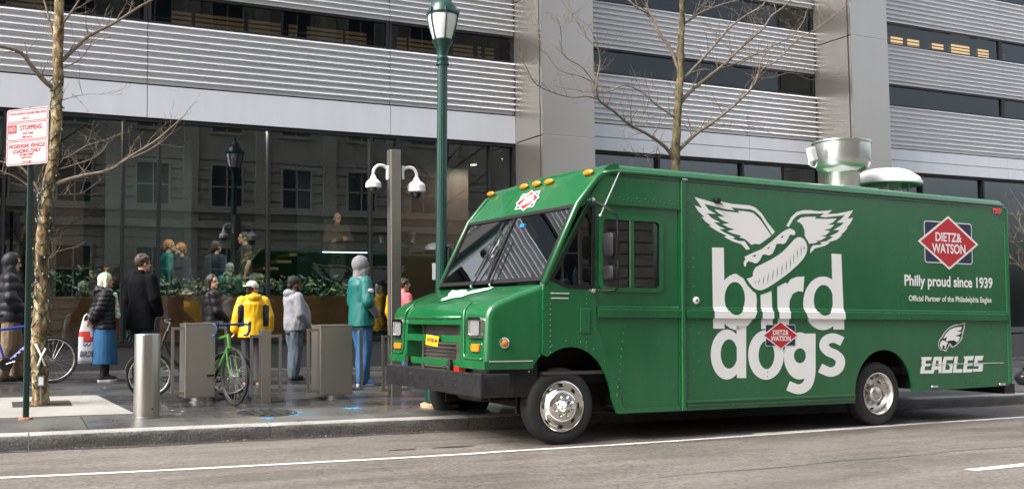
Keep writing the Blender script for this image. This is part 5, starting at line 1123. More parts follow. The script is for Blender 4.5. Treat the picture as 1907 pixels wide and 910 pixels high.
def person(label, px, py, H, face, skin=m_sk, arms=None, feet=None, head=0.0, head_tilt=0.0, top=None, legs=None, shoes=None, hair=None, extras=(), vox=.011, loc=None, build=1.0, group='people queuing on the pavement', hand=(True, True), belly=0.0):
    g = loc if loc is not None else foot(px, py)
    t = thing('person', label, 'person', g, R_(face), group); s = H/1.75
    A = arms or {}
    sides = {1: 'L', -1: 'R'}; Bm = MB(); arm = {}
    ft = feet or {1: (0.03, .09), -1: (-.03, -.09)}
    # head group about the neck top
    HM = Matrix.Translation((.02, 0, 1.625)) @ Matrix.Rotation(R_(head), 4, 'Z') @ Matrix.Rotation(R_(head_tilt), 4, 'Y')
    hp = lambda *p: HM @ Vector(p)
    H3 = HM.to_3x3()
    Bm.sphere(hp(-.008, 0, .022), (.098, .077, .103), 16, 12, M=H3); Bm.sphere(hp(.030, 0, -.055), (.062, .056, .062), 12, 10, M=H3)
    Bm.capsule(hp(.088, 0, .005), hp(.108, 0, -.026), .009, .014); Bm.sphere(hp(.078, 0, -.092), (.022, .026, .018), 10, 8, M=H3)
    for q in (1, -1): Bm.sphere(hp(-.008, q*.078, -.012), (.020, .012, .032), 8, 8, M=H3); Bm.capsule(hp(.082, q*.02, .03), hp(.070, q*.05, .028), .010, .009)
    Bm.capsule((-.012, 0, 1.44), (.008, 0, 1.57), .058, .052)
    # torso
    b = build
    loft(Bm, [(0, 0, .86, .10*b, .15*b), (0, 0, .95, .115*b, .165*b), (.005, 0, 1.08, .105*b, .145*b), (.0, 0, 1.22, .118*b, .165*b), (-.005, 0, 1.34, .118*b, .18*b), (-.01, 0, 1.42, .085*b, .165*b), (-.01, 0, 1.47, .06, .09)])
    for q in (1, -1):
        sh = Vector((-.01, q*.185*b, 1.405)); el, wr = A.get(sides[q], ((-.02, q*.25, 1.13), (.05, q*.24, .88)))
        el, wr = Vector(el), Vector(wr); arm[q] = (sh, el, wr)
        Bm.capsule(sh, el, .052, .043); Bm.capsule(el, wr, .043, .029)
        hdv = (wr-el).normalized()
        if hand[0 if q > 0 else 1]:
            side = hdv.cross(Vector((0, -q, .2))).normalized(); nrm = hdv.cross(side).normalized()
            pc = wr+hdv*.045; Bm.capsule(wr, pc, .027, .030); Bm.capsule(pc-side*.018, pc+side*.018, .022, .022)
            for f_, (o_, L1) in enumerate(((-.032, .062), (-.011, .074), (.010, .070), (.030, .054))):
                a0 = pc+hdv*.028+side*o_; a1 = a0+hdv*L1*.5+nrm*.010; a2 = a1+hdv*L1*.42+nrm*.026
                Bm.capsule(a0, a1, .0098, .009, 8); Bm.capsule(a1, a2, .009, .0078, 8)
            a0 = wr+hdv*.022-side*.030; a1 = a0+hdv*.026-side*.022+nrm*.01; Bm.capsule(a0, a1, .012, .0105, 8); Bm.capsule(a1, a1+hdv*.026+nrm*.008, .0105, .009, 8)
        hip = Vector((0, q*.088, .90)); fx, fy = ft[q][:2]; an = Vector((fx, fy, .085)); kn = (hip+an)/2 + Vector((.03+(ft[q][2] if len(ft[q]) > 2 else 0), 0, .015))
        arm[('leg', q)] = (hip, kn, an)
        Bm.capsule(hip, kn, .082, .056); Bm.capsule(kn, an, .056, .038); Bm.capsule(an+Vector((-.03, 0, -.045)), an+Vector((.12, q*.012, -.052)), .034, .028)
    finish(remesh(Bm, min(vox, .0095), 2, .4), 'body', skin, t, s)
    # face details
    if vox < .015:
        for q in (1, -1): o_ = MB().sphere(hp(.082, q*.032, .008), .0085, 8, 6).build('eye', m_eye, t, smooth=True); o_.data.transform(Matrix.Scale(s, 4))
        o_ = MB().sphere(hp(.090, 0, -.062), (.007, .022, .006), 10, 6, M=H3).build('mouth', m_lip, t, smooth=True); o_.data.transform(Matrix.Scale(s, 4))
    # trousers
    if legs:
        lb = MB()
        for q in (1, -1):
            hip, kn, an = arm[('leg', q)]; w_ = legs.get('wide', 0)
            lb.capsule(hip+Vector((0, 0, .02)), kn, .105*b, .080+w_); lb.capsule(kn, an+Vector((-.005, 0, .0)), .080+w_, .066+w_)
        loft(lb, [(0, 0, .80, .12*b, .17*b), (0, 0, .95, .13*b, .18*b), (0, 0, 1.04, .118*b, .165*b)])
        finish(remesh(lb, vox, 3), legs.get('name', 'trousers'), legs['m'], t, s, wrinkle(legs.get('wr', .010), 11, len(label)))
    for k in (shoes or {}).get('q', (1, -1)) if shoes else ():
        hip, kn, an = arm[('leg', k)]; sb = MB(); c = an
        sb.capsule(c+Vector((-.035, 0, -.028)), c+Vector((-.02, 0, .01)), .046, .044); sb.capsule(c+Vector((-.03, 0, -.035)), c+Vector((.13, k*.012, -.048)), .047, .036); sb.capsule(c+Vector((.0, 0, -.01)), c+Vector((.09, k*.01, -.04)), .04, .034)
        me = remesh(sb, .009, 2)
        for v in me.vertices: v.co.z = max(v.co.z, .018)
        sh_ = finish(me, 'shoe', shoes['m'], t, s)
        sol = MB(); pts = [(c.x-.088, c.y, .0), (c.x-.07, c.y+.036, 0), (c.x+.02, c.y+.040+k*.004, 0), (c.x+.10, c.y+.046+k*.01, 0), (c.x+.155, c.y+.028+k*.012, 0), (c.x+.17, c.y+k*.012, 0), (c.x+.155, c.y-.028+k*.012, 0), (c.x+.10, c.y-.046+k*.01, 0), (c.x+.02, c.y-.040, 0), (c.x-.07, c.y-.036, 0)]
        sol.prism([(p[0], p[1]) for p in pts], lambda a, bb, d: Vector((a, bb, d)), shoes.get('th', .026)); so_ = sol.build('sole', shoes.get('sole', m_blk), sh_); so_.data.transform(Matrix.Scale(s, 4))
    # upper garments: list of dicts
    for gm in (top if isinstance(top, list) else [top] if top else []):
        tb2 = MB(); th = gm.get('t', .03); z0 = gm.get('hem', .88); fl = gm.get('flare', 0.0); bl = gm.get('belly', 0.0)
        loft(tb2, [(bl*.4, 0, z0, .118*b+th+fl, .165*b+th+fl), (bl*.8, 0, (z0+1.1)/2, .118*b+th+fl*.6+bl*.7, .165*b+th+fl*.6+bl*.4), (bl*.9, 0, 1.13, .112*b+th+bl*.8, .155*b+th+bl*.4), (.004+bl*.4, 0, 1.26, .122*b+th+bl*.4, .172*b+th), (-.005, 0, 1.36, .118*b+th, .182*b+th*.8), (-.012, 0, 1.435, .085*b+th*.8, .16*b+th*.6), (-.012, 0, gm.get('neck', 1.49), .062+th*.5, .075+th*.5)])
        sl_ = gm.get('sleeve', 1.0)
        for q in (1, -1):
            sh, el, wr = arm[q]
            if sl_ > 0:
                tb2.capsule(sh, el if sl_ >= .5 else sh+(el-sh)*sl_*2, .060+th*.8, .052+th*.8+gm.get('sw', 0))
                if sl_ > .5: tb2.capsule(el, el+(wr-el)*min(1, (sl_-.5)*2)*.97, .052+th*.8, .040+th*.65)
        if gm.get('hood') == 'down':
            tb2.sphere((-.105, 0, 1.475), (.075, .115, .07), 14, 10); tb2.capsule((-.06, -.10, 1.49), (.05, -.075, 1.455), .038, .03); tb2.capsule((-.06, .10, 1.49), (.05, .075, 1.455), .038, .03)
        if gm.get('collar'): tb2.capsule((-.06, -.05, 1.50), (-.06, .05, 1.50), .04, .04); tb2.capsule((-.06, .06, 1.50), (.03, .06, 1.47), .032, .025); tb2.capsule((-.06, -.06, 1.50), (.03, -.06, 1.47), .032, .025)
        fn = puffer(gm.get('pa', .020), gm['puff'], len(label)) if gm.get('puff') else wrinkle(gm.get('wr', .011), 9, len(label))
        finish(remesh(tb2, vox, 3), gm['name'], gm['m'], t, s, fn, gm.get('mats'), gm.get('pick'))
        if gm.get('hood') == 'up':
            hb = MB(); hb.sphere(hp(-.022, 0, .022), (.128, .108, .130), 16, 12, M=H3); hb.capsule(hp(-.03, 0, -.05), (-.03, 0, 1.48), .088, .082); hb.capsule(hp(.0, .05, -.07), (.03, .05, 1.46), .06, .05); hb.capsule(hp(.0, -.05, -.07), (.03, -.05, 1.46), .06, .05)
            me = remesh(hb, vox, 3)
            # open the face: push the front centre of the hood back behind the face
            for v in me.vertices:
                q = HM.inverted() @ v.co
                if q.x > .045 and abs(q.y) < .075 and -.11 < q.z < .09: v.co = HM @ Vector((.045 - .03*(1-abs(q.y)/.075), q.y, q.z))
            finish(me, 'hood', gm.get('hm', gm['m']), t, s, wrinkle(.006, 12))
    # hair
    if hair:
        hb = MB(); st = hair['style']
        hb.sphere(hp(-.020, 0, .036), (.104, .088, .102), 16, 12, M=H3)
        if st in ('long', 'bob'):
            hb.capsule(hp(-.055, 0, .03), hp(-.075, 0, -.10 if st == 'bob' else -.20), .085, .06); 
            for q in (1, -1): hb.capsule(hp(-.02, q*.068, .03), hp(-.015, q*.078, -.09), .035, .028)
        if st == 'curly':
            rr_ = random.Random(3)
            for k in range(46): a = rr_.uniform(0, 6.28); e = rr_.uniform(-.15, 1.45); hb.sphere(hp(-.016+.094*math.cos(a)*math.cos(e), .080*math.sin(a)*math.cos(e), .036+.096*math.sin(e)), rr_.uniform(.016, .025), 7, 5)
        if st == 'back': hb.capsule(hp(-.06, 0, .0), hp(-.08, 0, -.05), .07, .05)
        me = remesh(hb, .009, 1)
        for v in me.vertices:
            q = HM.inverted() @ v.co
            if q.x > .055 and abs(q.y) < .085 and q.z < .065: v.co = HM @ Vector((.03, q.y*.9, q.z))
        finish(me, 'hair', hair['m'], t, s, lambda co, n: .006*noise.noise(Vector((co.x*40, co.y*40, co.z*12))))
    for fn in extras: fn(t, s, hp, H3, arm)
    return t
def ex(name, mk, m, smooth=True, vox=None):
    def f(t, s, hp, H3, arm):
        mb = MB(); mk(mb, hp, H3, arm)
        if vox: finish(remesh(mb, vox, 2), name, m, t, s, wrinkle(.004, 14))
        else: o = mb.build(name, m, t, smooth=smooth); o.data.transform(Matrix.Scale(s, 4))
    return f
c_blk = mat('black nylon', (.010,.010,.012), .5, var=.2, scale=8, bump=.3, bscale=30, spec=.3); c_char = mat('charcoal nylon', (.014,.014,.019), .52, var=.2, scale=8, bump=.3, bscale=30, spec=.3); c_coat = cloth('black wool', (.006,.006,.008), .95); c_coat.node_tree.nodes['Principled BSDF'].inputs['Specular IOR Level'].default_value = .1
c_tan = cloth('tan cotton', (.20,.14,.085)); c_denim = cloth('blue denim', (.022,.085,.20)); c_denimd = cloth('dark denim', (.012,.03,.07)); c_denimg = cloth('grey blue denim', (.075,.095,.125)); c_skirt = cloth('denim skirt', (.012,.085,.20))
c_black = cloth('black cotton', (.012,.012,.013)); c_grey = cloth('grey fleece', (.24,.245,.27)); c_grey2 = cloth('light grey jersey', (.19,.185,.195)); c_yel = mat('yellow shell', (.80,.44,.006), .5, var=.06, scale=5, bump=.1); c_navy = cloth('navy panel', (.008,.012,.03))
c_teal = mat('teal jersey', (.003,.115,.105), .5, var=.15, scale=6, bump=.15, bscale=40); c_pink = cloth('pink cotton', (.62,.13,.16)); c_pants = cloth('dark grey trousers', (.035,.033,.037))
h_white = mat('white blonde hair', (.70,.64,.50), .6, var=.15, scale=30); h_brown = mat('brown hair', (.045,.022,.012), .55, var=.3, scale=30); h_dark = mat('dark brown hair', (.020,.012,.009), .5, var=.3, scale=30)
w_sole = mat('white sole', (.70,.70,.70), .6); c_brownshoe = cloth('brown leather', (.22,.09,.035), .5); c_blueshoe = cloth('blue suede', (.10,.20,.42), .8); c_boot = mat('dark leather', (.016,.016,.018), .45)
def depth_of(g): return (Vector(g)-CAM).dot(CF)
def Hpx(px, py, topy): g = foot(px, py); return (py-topy)*depth_of(g)/FPX
# 1 hooded figure with the blue bike
person('person in a charcoal hooded puffer and tan trousers behind the blue bicycle', 16, 709, Hpx(16, 709, 472), 0, arms={'L': ((.0, .24, 1.13), (.17, .20, .98)), 'R': ((.0, -.25, 1.13), (.18, -.20, .98))}, feet={1: (.10, .10), -1: (-.08, -.09)}, head_tilt=8,
   top={'name': 'puffer_jacket', 'm': c_char, 't': .042, 'hem': .80, 'puff': .135, 'pa': .016, 'hood': 'up'}, legs={'m': c_tan, 'wide': .02, 'wr': .014}, shoes={'m': c_boot, 'sole': m_blk})
# 2 white-haired woman
def skirt(mb, hp, H3, arm): loft(mb, [(.0, 0, .27, .215, .225), (.0, 0, .45, .20, .22), (0, 0, .70, .18, .21), (0, 0, .92, .145, .19), (0, 0, 1.02, .125, .165)])
def scarf(mb, hp, H3, arm):
    mb.capsule((-.03, .05, 1.49), (.07, .03, 1.46), .045, .04); mb.capsule((-.03, -.05, 1.49), (.07, -.03, 1.46), .045, .04); mb.capsule((.15, -.05, 1.40), (.19, -.06, 1.05), .035, .05)
def headband(mb, hp, H3, arm): mb.tube([hp(-.005, .10*math.cos(R_(a)), .025+.118*math.sin(R_(a))) for a in range(-10, 191, 20)], .009, 6)
def antler(mb, hp, H3, arm):
    mb.capsule(hp(-.005, .01, .14), hp(-.0, .015, .185), .012, .022); mb.capsule(hp(0, .015, .185), hp(.03, .02, .20), .016, .012); mb.capsule(hp(0, .01, .18), hp(-.03, .01, .205), .014, .010)
c_scarf = mat('green white plaid', (.02,.16,.12), .8, col2=(.75,.75,.72), scale=26, detail=1)
g2 = foot(193, 709)
person('white haired woman in a black puffer and long blue skirt holding a bag', 193, 709, Hpx(193, 709, 508)*1.0, 4, arms={'L': ((-.12, .23, 1.14), (-.20, .10, .98)), 'R': ((-.13, -.24, 1.13), (-.20, -.12, 1.00))}, head=0, feet={1: (.05, .07), -1: (-.02, -.07)},
   top={'name': 'puffer_jacket', 'm': c_blk, 't': .038, 'hem': .84, 'puff': .075, 'pa': .013, 'hood': 'down', 'flare': .01}, legs={'m': c_black, 'name': 'leggings', 'wide': -.02}, shoes={'m': c_black, 'sole': w_sole}, hair={'style': 'bob', 'm': h_white},
   extras=(ex('skirt', skirt, c_skirt, vox=.013), ex('scarf', scarf, c_scarf, vox=.011), ex('headband', headband, mat('green band', (.03,.45,.06), .5)), ex('antler_ornament', antler, mat('brown felt', (.25,.07,.03), .9))))
# 3 man in the black coat
person('man with short brown hair in a long black coat behind the bollard', 262, 706, Hpx(262, 706, 474), 38, arms={'L': ((-.0, .25, 1.14), (.10, .24, .92)), 'R': ((.0, -.25, 1.14), (.12, -.22, .93))}, head=-22, hand=(False, False),
   top={'name': 'coat', 'm': c_coat, 't': .036, 'hem': .70, 'flare': .02, 'wr': .008, 'collar': True}, legs={'m': c_denimd}, shoes={'m': c_boot}, hair={'style': 'curly', 'm': h_brown})
# 4 young woman turned to the street
person('young woman in a black hooded puffer turning her face to the street', 392, 703, Hpx(392, 703, 511), 5, arms={'L': ((.03, .23, 1.13), (.24, .06, 1.00)), 'R': ((.03, -.24, 1.13), (.25, -.06, .98))}, head=-52,
   top={'name': 'puffer_jacket', 'm': c_blk, 't': .032, 'hem': .78, 'puff': .15, 'pa': .010, 'hood': 'down'}, legs={'m': c_denimd}, shoes={'m': c_black, 'sole': w_sole}, hair={'style': 'bob', 'm': h_dark})
# 5 yellow jacket, back to the street
def cap5(mb, hp, H3, arm):
    mb.sphere(hp(-.012, 0, .055), (.108, .094, .088), 16, 10, M=H3); mb.capsule(hp(.06, -.05, .045), hp(.06, .05, .045), .030, .030)
def brim5(mb, hp, H3, arm):
    pts = [hp(-.07, .075, .045), hp(-.07, -.075, .045), hp(-.16, -.06, .040), hp(-.195, 0, .045), hp(-.16, .06, .040)]; up = H3 @ Vector((0, 0, .014)); mb.add(pts+[p+up for p in pts], [(0,1,2,3,4), (9,8,7,6,5)]+[(i, (i+1) % 5, 5+(i+1) % 5, 5+i) for i in range(5)])
person('person seen from behind in a yellow and navy jacket and white cap', 470, 715, Hpx(470, 715, 524), 84, arms={'L': ((-.03, .26, 1.15), (.02, .29, .93)), 'R': ((-.03, -.26, 1.15), (.02, -.29, .93))}, head=-62, build=1.0,
   top={'name': 'jacket', 'm': c_yel, 't': .05, 'hem': .80, 'flare': .035, 'wr': .013, 'hood': 'down', 'mats': [c_yel, c_navy], 'pick': lambda c: 1 if (.155 < abs(c.y) < .262 and .98 < c.z < 1.36-abs(abs(c.y)-.20)*.6 and c.x < .03) else 0}, legs={'m': c_pants, 'wide': .012}, shoes={'m': c_brownshoe, 'sole': mat('tan sole', (.4,.25,.12), .7)}, hair={'style': 'back', 'm': h_dark},
   extras=(ex('cap', cap5, mat('off white cap', (.68,.66,.60), .8, bump=.2), vox=.009), ex('cap_brim', brim5, bpy.data.materials['off white cap'], False)))
# 6 grey hoodie
def beanie(mb, hp, H3, arm): mb.sphere(hp(-.022, 0, .055), (.112, .095, .100), 16, 12, M=H3); mb.capsule(hp(-.09, 0, -.02), hp(.02, 0, .05), .05, .06)
def beard(mb, hp, H3, arm): mb.sphere(hp(.045, 0, -.085), (.055, .055, .045), 12, 8, M=H3); mb.capsule(hp(.03, .055, -.05), hp(.07, 0, -.10), .02, .03); mb.capsule(hp(.03, -.055, -.05), hp(.07, 0, -.10), .02, .03)
person('bearded man in a black beanie, grey hoodie and grey jeans', 547, 707, Hpx(547, 707, 516), 8, skin=m_skd, arms={'L': ((.02, .25, 1.13), (.20, .15, .98)), 'R': ((.01, -.26, 1.12), (.20, -.17, .92))}, build=1.12,
   top={'name': 'hoodie', 'm': c_grey, 't': .036, 'hem': .84, 'belly': .075, 'wr': .014, 'hood': 'down', 'flare': .01}, legs={'m': c_denimg, 'wide': .022, 'wr': .016}, shoes={'m': c_black, 'sole': m_blk},
   extras=(ex('beanie', beanie, c_black, vox=.010), ex('beard', beard, h_dark, vox=.009)))
# 7 green jersey
def stripe(mb, hp, H3, arm): pass
def crest(mb, hp, H3, arm):
    sh, el, wr = arm[-1]; c = sh+(el-sh)*.45+Vector((.02, -.088, 0)); mb.sphere(c, (.045, .006, .03), 10, 6)
def jersey_no(mb, hp, H3, arm): mb.box((-.172, -.10, 1.10), (-.166, -.02, 1.34)); mb.box((-.172, .02, 1.10), (-.166, .10, 1.34))
person('tall man in a teal jersey over a grey hood and blue jeans', 672, 717, Hpx(672, 717, 478), 6, arms={'L': ((.0, .25, 1.13), (.16, .20, .93)), 'R': ((-.01, -.26, 1.13), (.15, -.20, .95))}, hand=(False, False), feet={1: (.08, .09), -1: (-.02, -.09)},
   top=[{'name': 'hooded_top', 'm': c_grey2, 't': .014, 'hem': .93, 'wr': .008, 'hood': 'up'}, {'name': 'jersey', 'm': c_teal, 't': .030, 'hem': .80, 'flare': .02, 'belly': .02, 'sleeve': .54, 'sw': .012, 'wr': .012, 'neck': 1.475}], legs={'m': c_denim, 'wide': .02, 'wr': .018}, shoes={'m': c_blueshoe, 'sole': mat('grey sole', (.35,.38,.45), .7)},
   extras=(ex('sleeve_emblem', crest, w_sole), ))
# 8 pink shirt with glasses, half hidden by the pole and the hood
def specs(mb, hp, H3, arm):
    for q in (1, -1): mb.tube([hp(.098, q*(.034)+.022*math.cos(a/10*6.283), .008+.020*math.sin(a/10*6.283)) for a in range(10)], .0035, 5, closed=True); mb.tube([hp(.095, q*.056, .012), hp(.0, q*.082, .012)], .0035, 5)
person('person with brown hair, clear glasses and a pink shirt behind the steel pole', 752, 691, Hpx(752, 691, 519), 8, arms=None, top={'name': 'shirt', 'm': c_pink, 't': .03, 'hem': .86, 'wr': .012, 'hood': None}, legs={'m': c_denim}, shoes={'m': mat('cream shoe', (.6,.52,.40), .7), 'sole': w_sole}, hair={'style': 'curly', 'm': h_brown}, extras=(ex('glasses', specs, mat('clear frame', (.75,.72,.70), .3)),))
person('person in a navy cap and yellow coat mostly hidden by the steel pole', 738, 684, 1.60, 10, top={'name': 'coat', 'm': c_yel, 't': .04, 'hem': .72}, legs={'m': c_denim}, shoes={'m': mat('cream shoe2', (.6,.52,.40), .7), 'sole': w_sole}, hair={'style': 'long', 'm': h_white}, extras=(ex('cap', cap5, c_navy, vox=.01),))
# shopping bag held behind the woman
g = foot(160, 700); sp = (onY(161, 640, g2.y)-onY(160, 640, g2.y)).length
wx = onY(161, 640, g2.y); bg_ = thing('shopping_bag', 'white plastic shopping bag with red and navy print hanging behind the woman', 'bag', (wx.x, g2.y-.02, onY(161, 676, g2.y).z))
hb_ = onY(160, 597, g2.y).z-WM[bg_].to_translation().z; bw = sp*15
mb = MB(); vs = []; ns, nr = 24, 9
for j in range(nr):
    f = j/(nr-1); w2 = bw*(1.06-.10*f-.35*max(0, f-.7)/.3); d2 = .075*(1-.75*f)+.01
    for k in range(ns): a = 2*math.pi*k/ns; q = 1+.06*noise.noise(Vector((math.cos(a)*2, math.sin(a)*2, f*4))); ca, sa = math.cos(a), math.sin(a); vs.append((w2*math.copysign(abs(ca)**.6, ca)*q, d2*math.copysign(abs(sa)**.8, sa)*q, hb_*f))
mb.add(vs, [(j*ns+k, j*ns+(k+1) % ns, (j+1)*ns+(k+1) % ns, (j+1)*ns+k) for j in range(nr-1) for k in range(ns)] + [tuple(range(ns))[::-1]])
bag = mb.mesh('sack', [mat('white film plastic', (.62,.63,.66), .4, var=.1, scale=9), mat('red print', (.55,.05,.04), .4)], None, True)
for p in bag.polygons: p.material_index = 1 if (.52 < (p.center.z/hb_ + p.center.x*.9) < .72 and p.center.y < .02) else 0
bo = bpy.data.objects.new('sack', bag); COL.objects.link(bo); bo.parent = bg_
for s_ in (-1, 1): MB().tube(spline([(s_*.05, 0, hb_-.01), (s_*.035, 0, hb_+.06), (.0, 0, hb_+.10)], 4), .012, 6).build('handle', bag.materials[0], bg_, smooth=True)
def bag_text(tx, z, h, wd):
    V, F = text_loops(tx, 1, .03, shear=.2); xs = [p[0] for p in V]; ys = [p[1] for p in V]; kx = wd/(max(xs)-min(xs)); ky = h/(max(ys)-min(ys))
    MB().add([((a-(max(xs)+min(xs))/2)*kx, -.098+.02*abs((a-(max(xs)+min(xs))/2)*kx)/.1, z+(b-min(ys))*ky) for a, b in V], F).build('bag_print', m_navy, bg_)
bag_text('GO', hb_*.40, .085, .10); bag_text('BIRDS', hb_*.16, .085, bw*1.7)
# people inside the shopfront
def inside(label, px, ytop, yfloor, Y, H, face, zf=None, **k):
    p = onY(px, ytop, Y); return person(label, 0, 0, H, face, loc=Vector((p.x, Y, p.z-H)), vox=.02, group='people inside the shopfront', **k)
inside('person in a dark top standing inside the glass above the young woman', 402, 448, 0, 19.6, 1.72, 30, top={'name': 'sweater', 'm': c_navy, 't': .03}, legs={'m': c_black}, hair={'style': 'back', 'm': h_dark})
inside('person in a grey beanie and teal number 26 jersey inside the glass', 428, 491, 0, 19.3, 1.45, 90, top={'name': 'jersey', 'm': c_teal, 't': .045}, legs={'m': c_black}, extras=(ex('beanie', beanie, c_grey, vox=.02),))
inside('person with bare arms in a black top inside the glass', 456, 431, 0, 20.2, 1.8, 180, top={'name': 'vest', 'm': c_black, 't': .03, 'sleeve': .3}, legs={'m': c_black}, hair={'style': 'back', 'm': h_dark})
inside('person with ginger hair in a green top inside the glass at the left', 337, 452, 0, 19.7, 1.7, 200, top={'name': 'sweater', 'm': c_navy, 't': .03}, legs={'m': c_black}, hair={'style': 'back', 'm': mat('ginger hair', (.35,.13,.04), .6)})
inside('person in a teal and white jersey inside the glass at far left', 314, 446, 0, 19.9, 1.7, 0, top={'name': 'jersey', 'm': c_teal, 't': .045}, legs={'m': c_black}, hair={'style': 'back', 'm': bpy.data.materials['ginger hair']})
inside('man in a brown jacket with folded arms standing high inside the glass', 628, 396, 0, 21.5, 1.78, 265, arms={'L': ((.05, .27, 1.15), (.17, -.05, 1.14)), 'R': ((.05, -.27, 1.15), (.18, .05, 1.18))}, top={'name': 'jacket', 'm': cloth('brown leather jacket', (.055,.026,.010), .7), 't': .035, 'hem': .9}, legs={'m': c_black})
# ================================================================== BICYCLES  (local x: forwards, z: up, origin on the ground under the bottom bracket)
def wheel_at(parent, c, r, steer=0.0, rimm=None, tyre=None, seat_stay=None):
    Mw = Matrix.Translation(c) @ Matrix.Rotation(steer, 4, 'Z')
    ring = lambda rad, tr, n=40: MB().tube([Mw @ Vector((rad*math.cos(2*math.pi*k/n), 0, rad*math.sin(2*math.pi*k/n))) for k in range(n)], tr, 8, closed=True)
    w_ = ring(r-.016, .017).build('wheel', tyre or m_tyre, parent, smooth=True)
    ring(r-.042, .011).build('rim', rimm or m_alloy, w_, smooth=True)
    MB().tube([Mw @ Vector((0, -.045, 0)), Mw @ Vector((0, .045, 0))], .02, 10).build('hub', m_alloy, w_, smooth=40)
    sp = MB(); n = 24
    for k in range(n):
        a = 2*math.pi*k/n; b = a+(.5 if k % 2 else -.5); s_ = .03 if (k//2) % 2 else -.03
        sp.tube([Mw @ Vector((.02*math.cos(b), s_, .02*math.sin(b))), Mw @ Vector(((r-.045)*math.cos(a), 0, (r-.045)*math.sin(a)))], .0019, 3, cap=False)
    sp.build('spokes', m_alloy, w_, kind='stuff'); return w_
def bicycle(label, M, cf, c2, r=.34, wb=1.04, bars='flat', frame='diamond', steer=0.0, letters=None, grip=None, rimm=None, fork_c=None, fender=None, saddle_z=.97, lean=0):
    M = M @ Matrix.Rotation(R_(lean), 4, 'X'); t = thing('bicycle', label, 'bicycle', M=M, group='bicycles at the racks')
    xr, xf = -.44, wb-.44; bb = Vector((0, 0, .28)); rw = Vector((xr, 0, r)); fwv = Vector((xf, 0, r)); seat = Vector((-.17, 0, .80)); h0 = Vector((xf-.20, 0, .86)); h1 = Vector((xf-.155, 0, .73))
    wheel_at(t, rw, r, 0, rimm); 
    fr = MB().tube([bb, seat], .017, 10).tube([h1, bb], .021, 10).tube([h0+Vector((.01, 0, -.02)), seat+Vector((.015, 0, -.05))], .018, 10) if frame == 'diamond' else MB().tube([bb, seat-Vector((0, 0, .15))], .018, 10).tube(spline([h1, Vector((.25, 0, .45)), bb], 6), .026, 10)
    for s_ in (-1, 1): fr.tube([bb+Vector((0, s_*.02, 0)), rw+Vector((0, s_*.055, 0))], .009, 8).tube([seat+Vector((0, s_*.012, -.06)), rw+Vector((0, s_*.055, 0))], .008, 8)
    fr.tube([h0, h1], .023, 10); fr.build('frame', cf, t, smooth=40)
    S = Matrix.Translation(h0) @ Matrix.Rotation(steer, 4, 'Z') @ Matrix.Translation(-h0)
    fk = MB(); crown = h1+Vector((.015, 0, -.045))
    fk.tube([S @ h1, S @ crown], .020, 8)
    for s_ in (-1, 1): fk.tube([S @ (crown+Vector((0, s_*.045, 0))), S @ (crown+Vector((.05, s_*.052, -.16))), S @ (fwv+Vector((0, s_*.055, 0)))], [.013, .012, .009], 8)
    fk.tube([S @ (crown+Vector((0, -.05, 0))), S @ (crown+Vector((0, .05, 0)))], .014, 8); fk.build('fork', fork_c or cf, t, smooth=40)
    fwc = S @ fwv; wheel_at(t, fwc, r, steer, rimm)
    hs_ = Vector((h0.x-.03, 0, h0.z+.10)); hc = hs_+Vector((.06, 0, .02))
    hbm = MB().tube([h0, hs_, hc], .014, 8); hb_ = hbm.build('stem', m_alloy if fender else m_blk, t, smooth=40); hb_.data.transform(S)
    if bars == 'drop':
        for s_ in (-1, 1):
            p = [hc, hc+Vector((0, s_*.20, .0)), hc+Vector((.03, s_*.215, 0)), hc+Vector((.09, s_*.215, -.015)), hc+Vector((.105, s_*.215, -.07)), hc+Vector((.06, s_*.215, -.13)), hc+Vector((-.02, s_*.215, -.135))]
            o = MB().tube(spline(p, 4), .015, 8).build('handlebar', grip or m_blk, t, smooth=True); o.data.transform(S)
            o = MB().tube(spline([hc+Vector((.095, s_*.215, -.0)), hc+Vector((.13, s_*.215, .025)), hc+Vector((.125, s_*.215, -.09))], 4), [.016]*5+[.010]*4, 6).build('brake_lever', m_blk, t, smooth=True); o.data.transform(S)
    else:
        o = MB().tube(spline([hc+Vector((-.05, -.29, .02)), hc+Vector((-.01, -.15, .02)), hc, hc+Vector((-.01, .15, .02)), hc+Vector((-.05, .29, .02))], 5), .012, 8).build('handlebar', m_alloy if fender else m_blk, t, smooth=True); o.data.transform(S)
        for s_ in (-1, 1):
            o = MB().tube([hc+Vector((-.018, s_*.18, .02)), hc+Vector((-.052, s_*.30, .02))], .018, 8).build('grip', m_blk, t, smooth=True); o.data.transform(S)
            o = MB().tube(spline([hc+Vector((.0, s_*.14, .02)), hc+Vector((.10, s_*.12, .05)), hc+Vector((.12, s_*.05, -.12)), Vector((h1.x, 0, h1.z))], 5), .004, 5).build('cable', m_blk, t, smooth=True); o.data.transform(S)
    sp_ = MB().tube([seat, seat+Vector((-.035, 0, saddle_z-.83))], .013, 8).build('seat_post', m_alloy, t, smooth=40)
    sd_ = MB(); top_ = seat+Vector((-.04, 0, saddle_z-.82)); sd_.capsule(top_+Vector((-.11, -.05, 0)), top_+Vector((-.11, .05, 0)), .035, .035); sd_.capsule(top_+Vector((-.10, 0, .0)), top_+Vector((.14, 0, .01)), .045, .022); finish(remesh(sd_, .01, 2), 'saddle', m_blk, t, 1)
    Mc = Matrix.Translation(bb+Vector((0, -.045, 0))) @ Matrix.Rotation(R_(90), 4, 'X')
    MB().lathe([(.085, -.003), (.09, 0), (.085, .003), (.06, .002), (.058, -.002)], 28, Mc).build('chainring', m_dark, t, smooth=40)
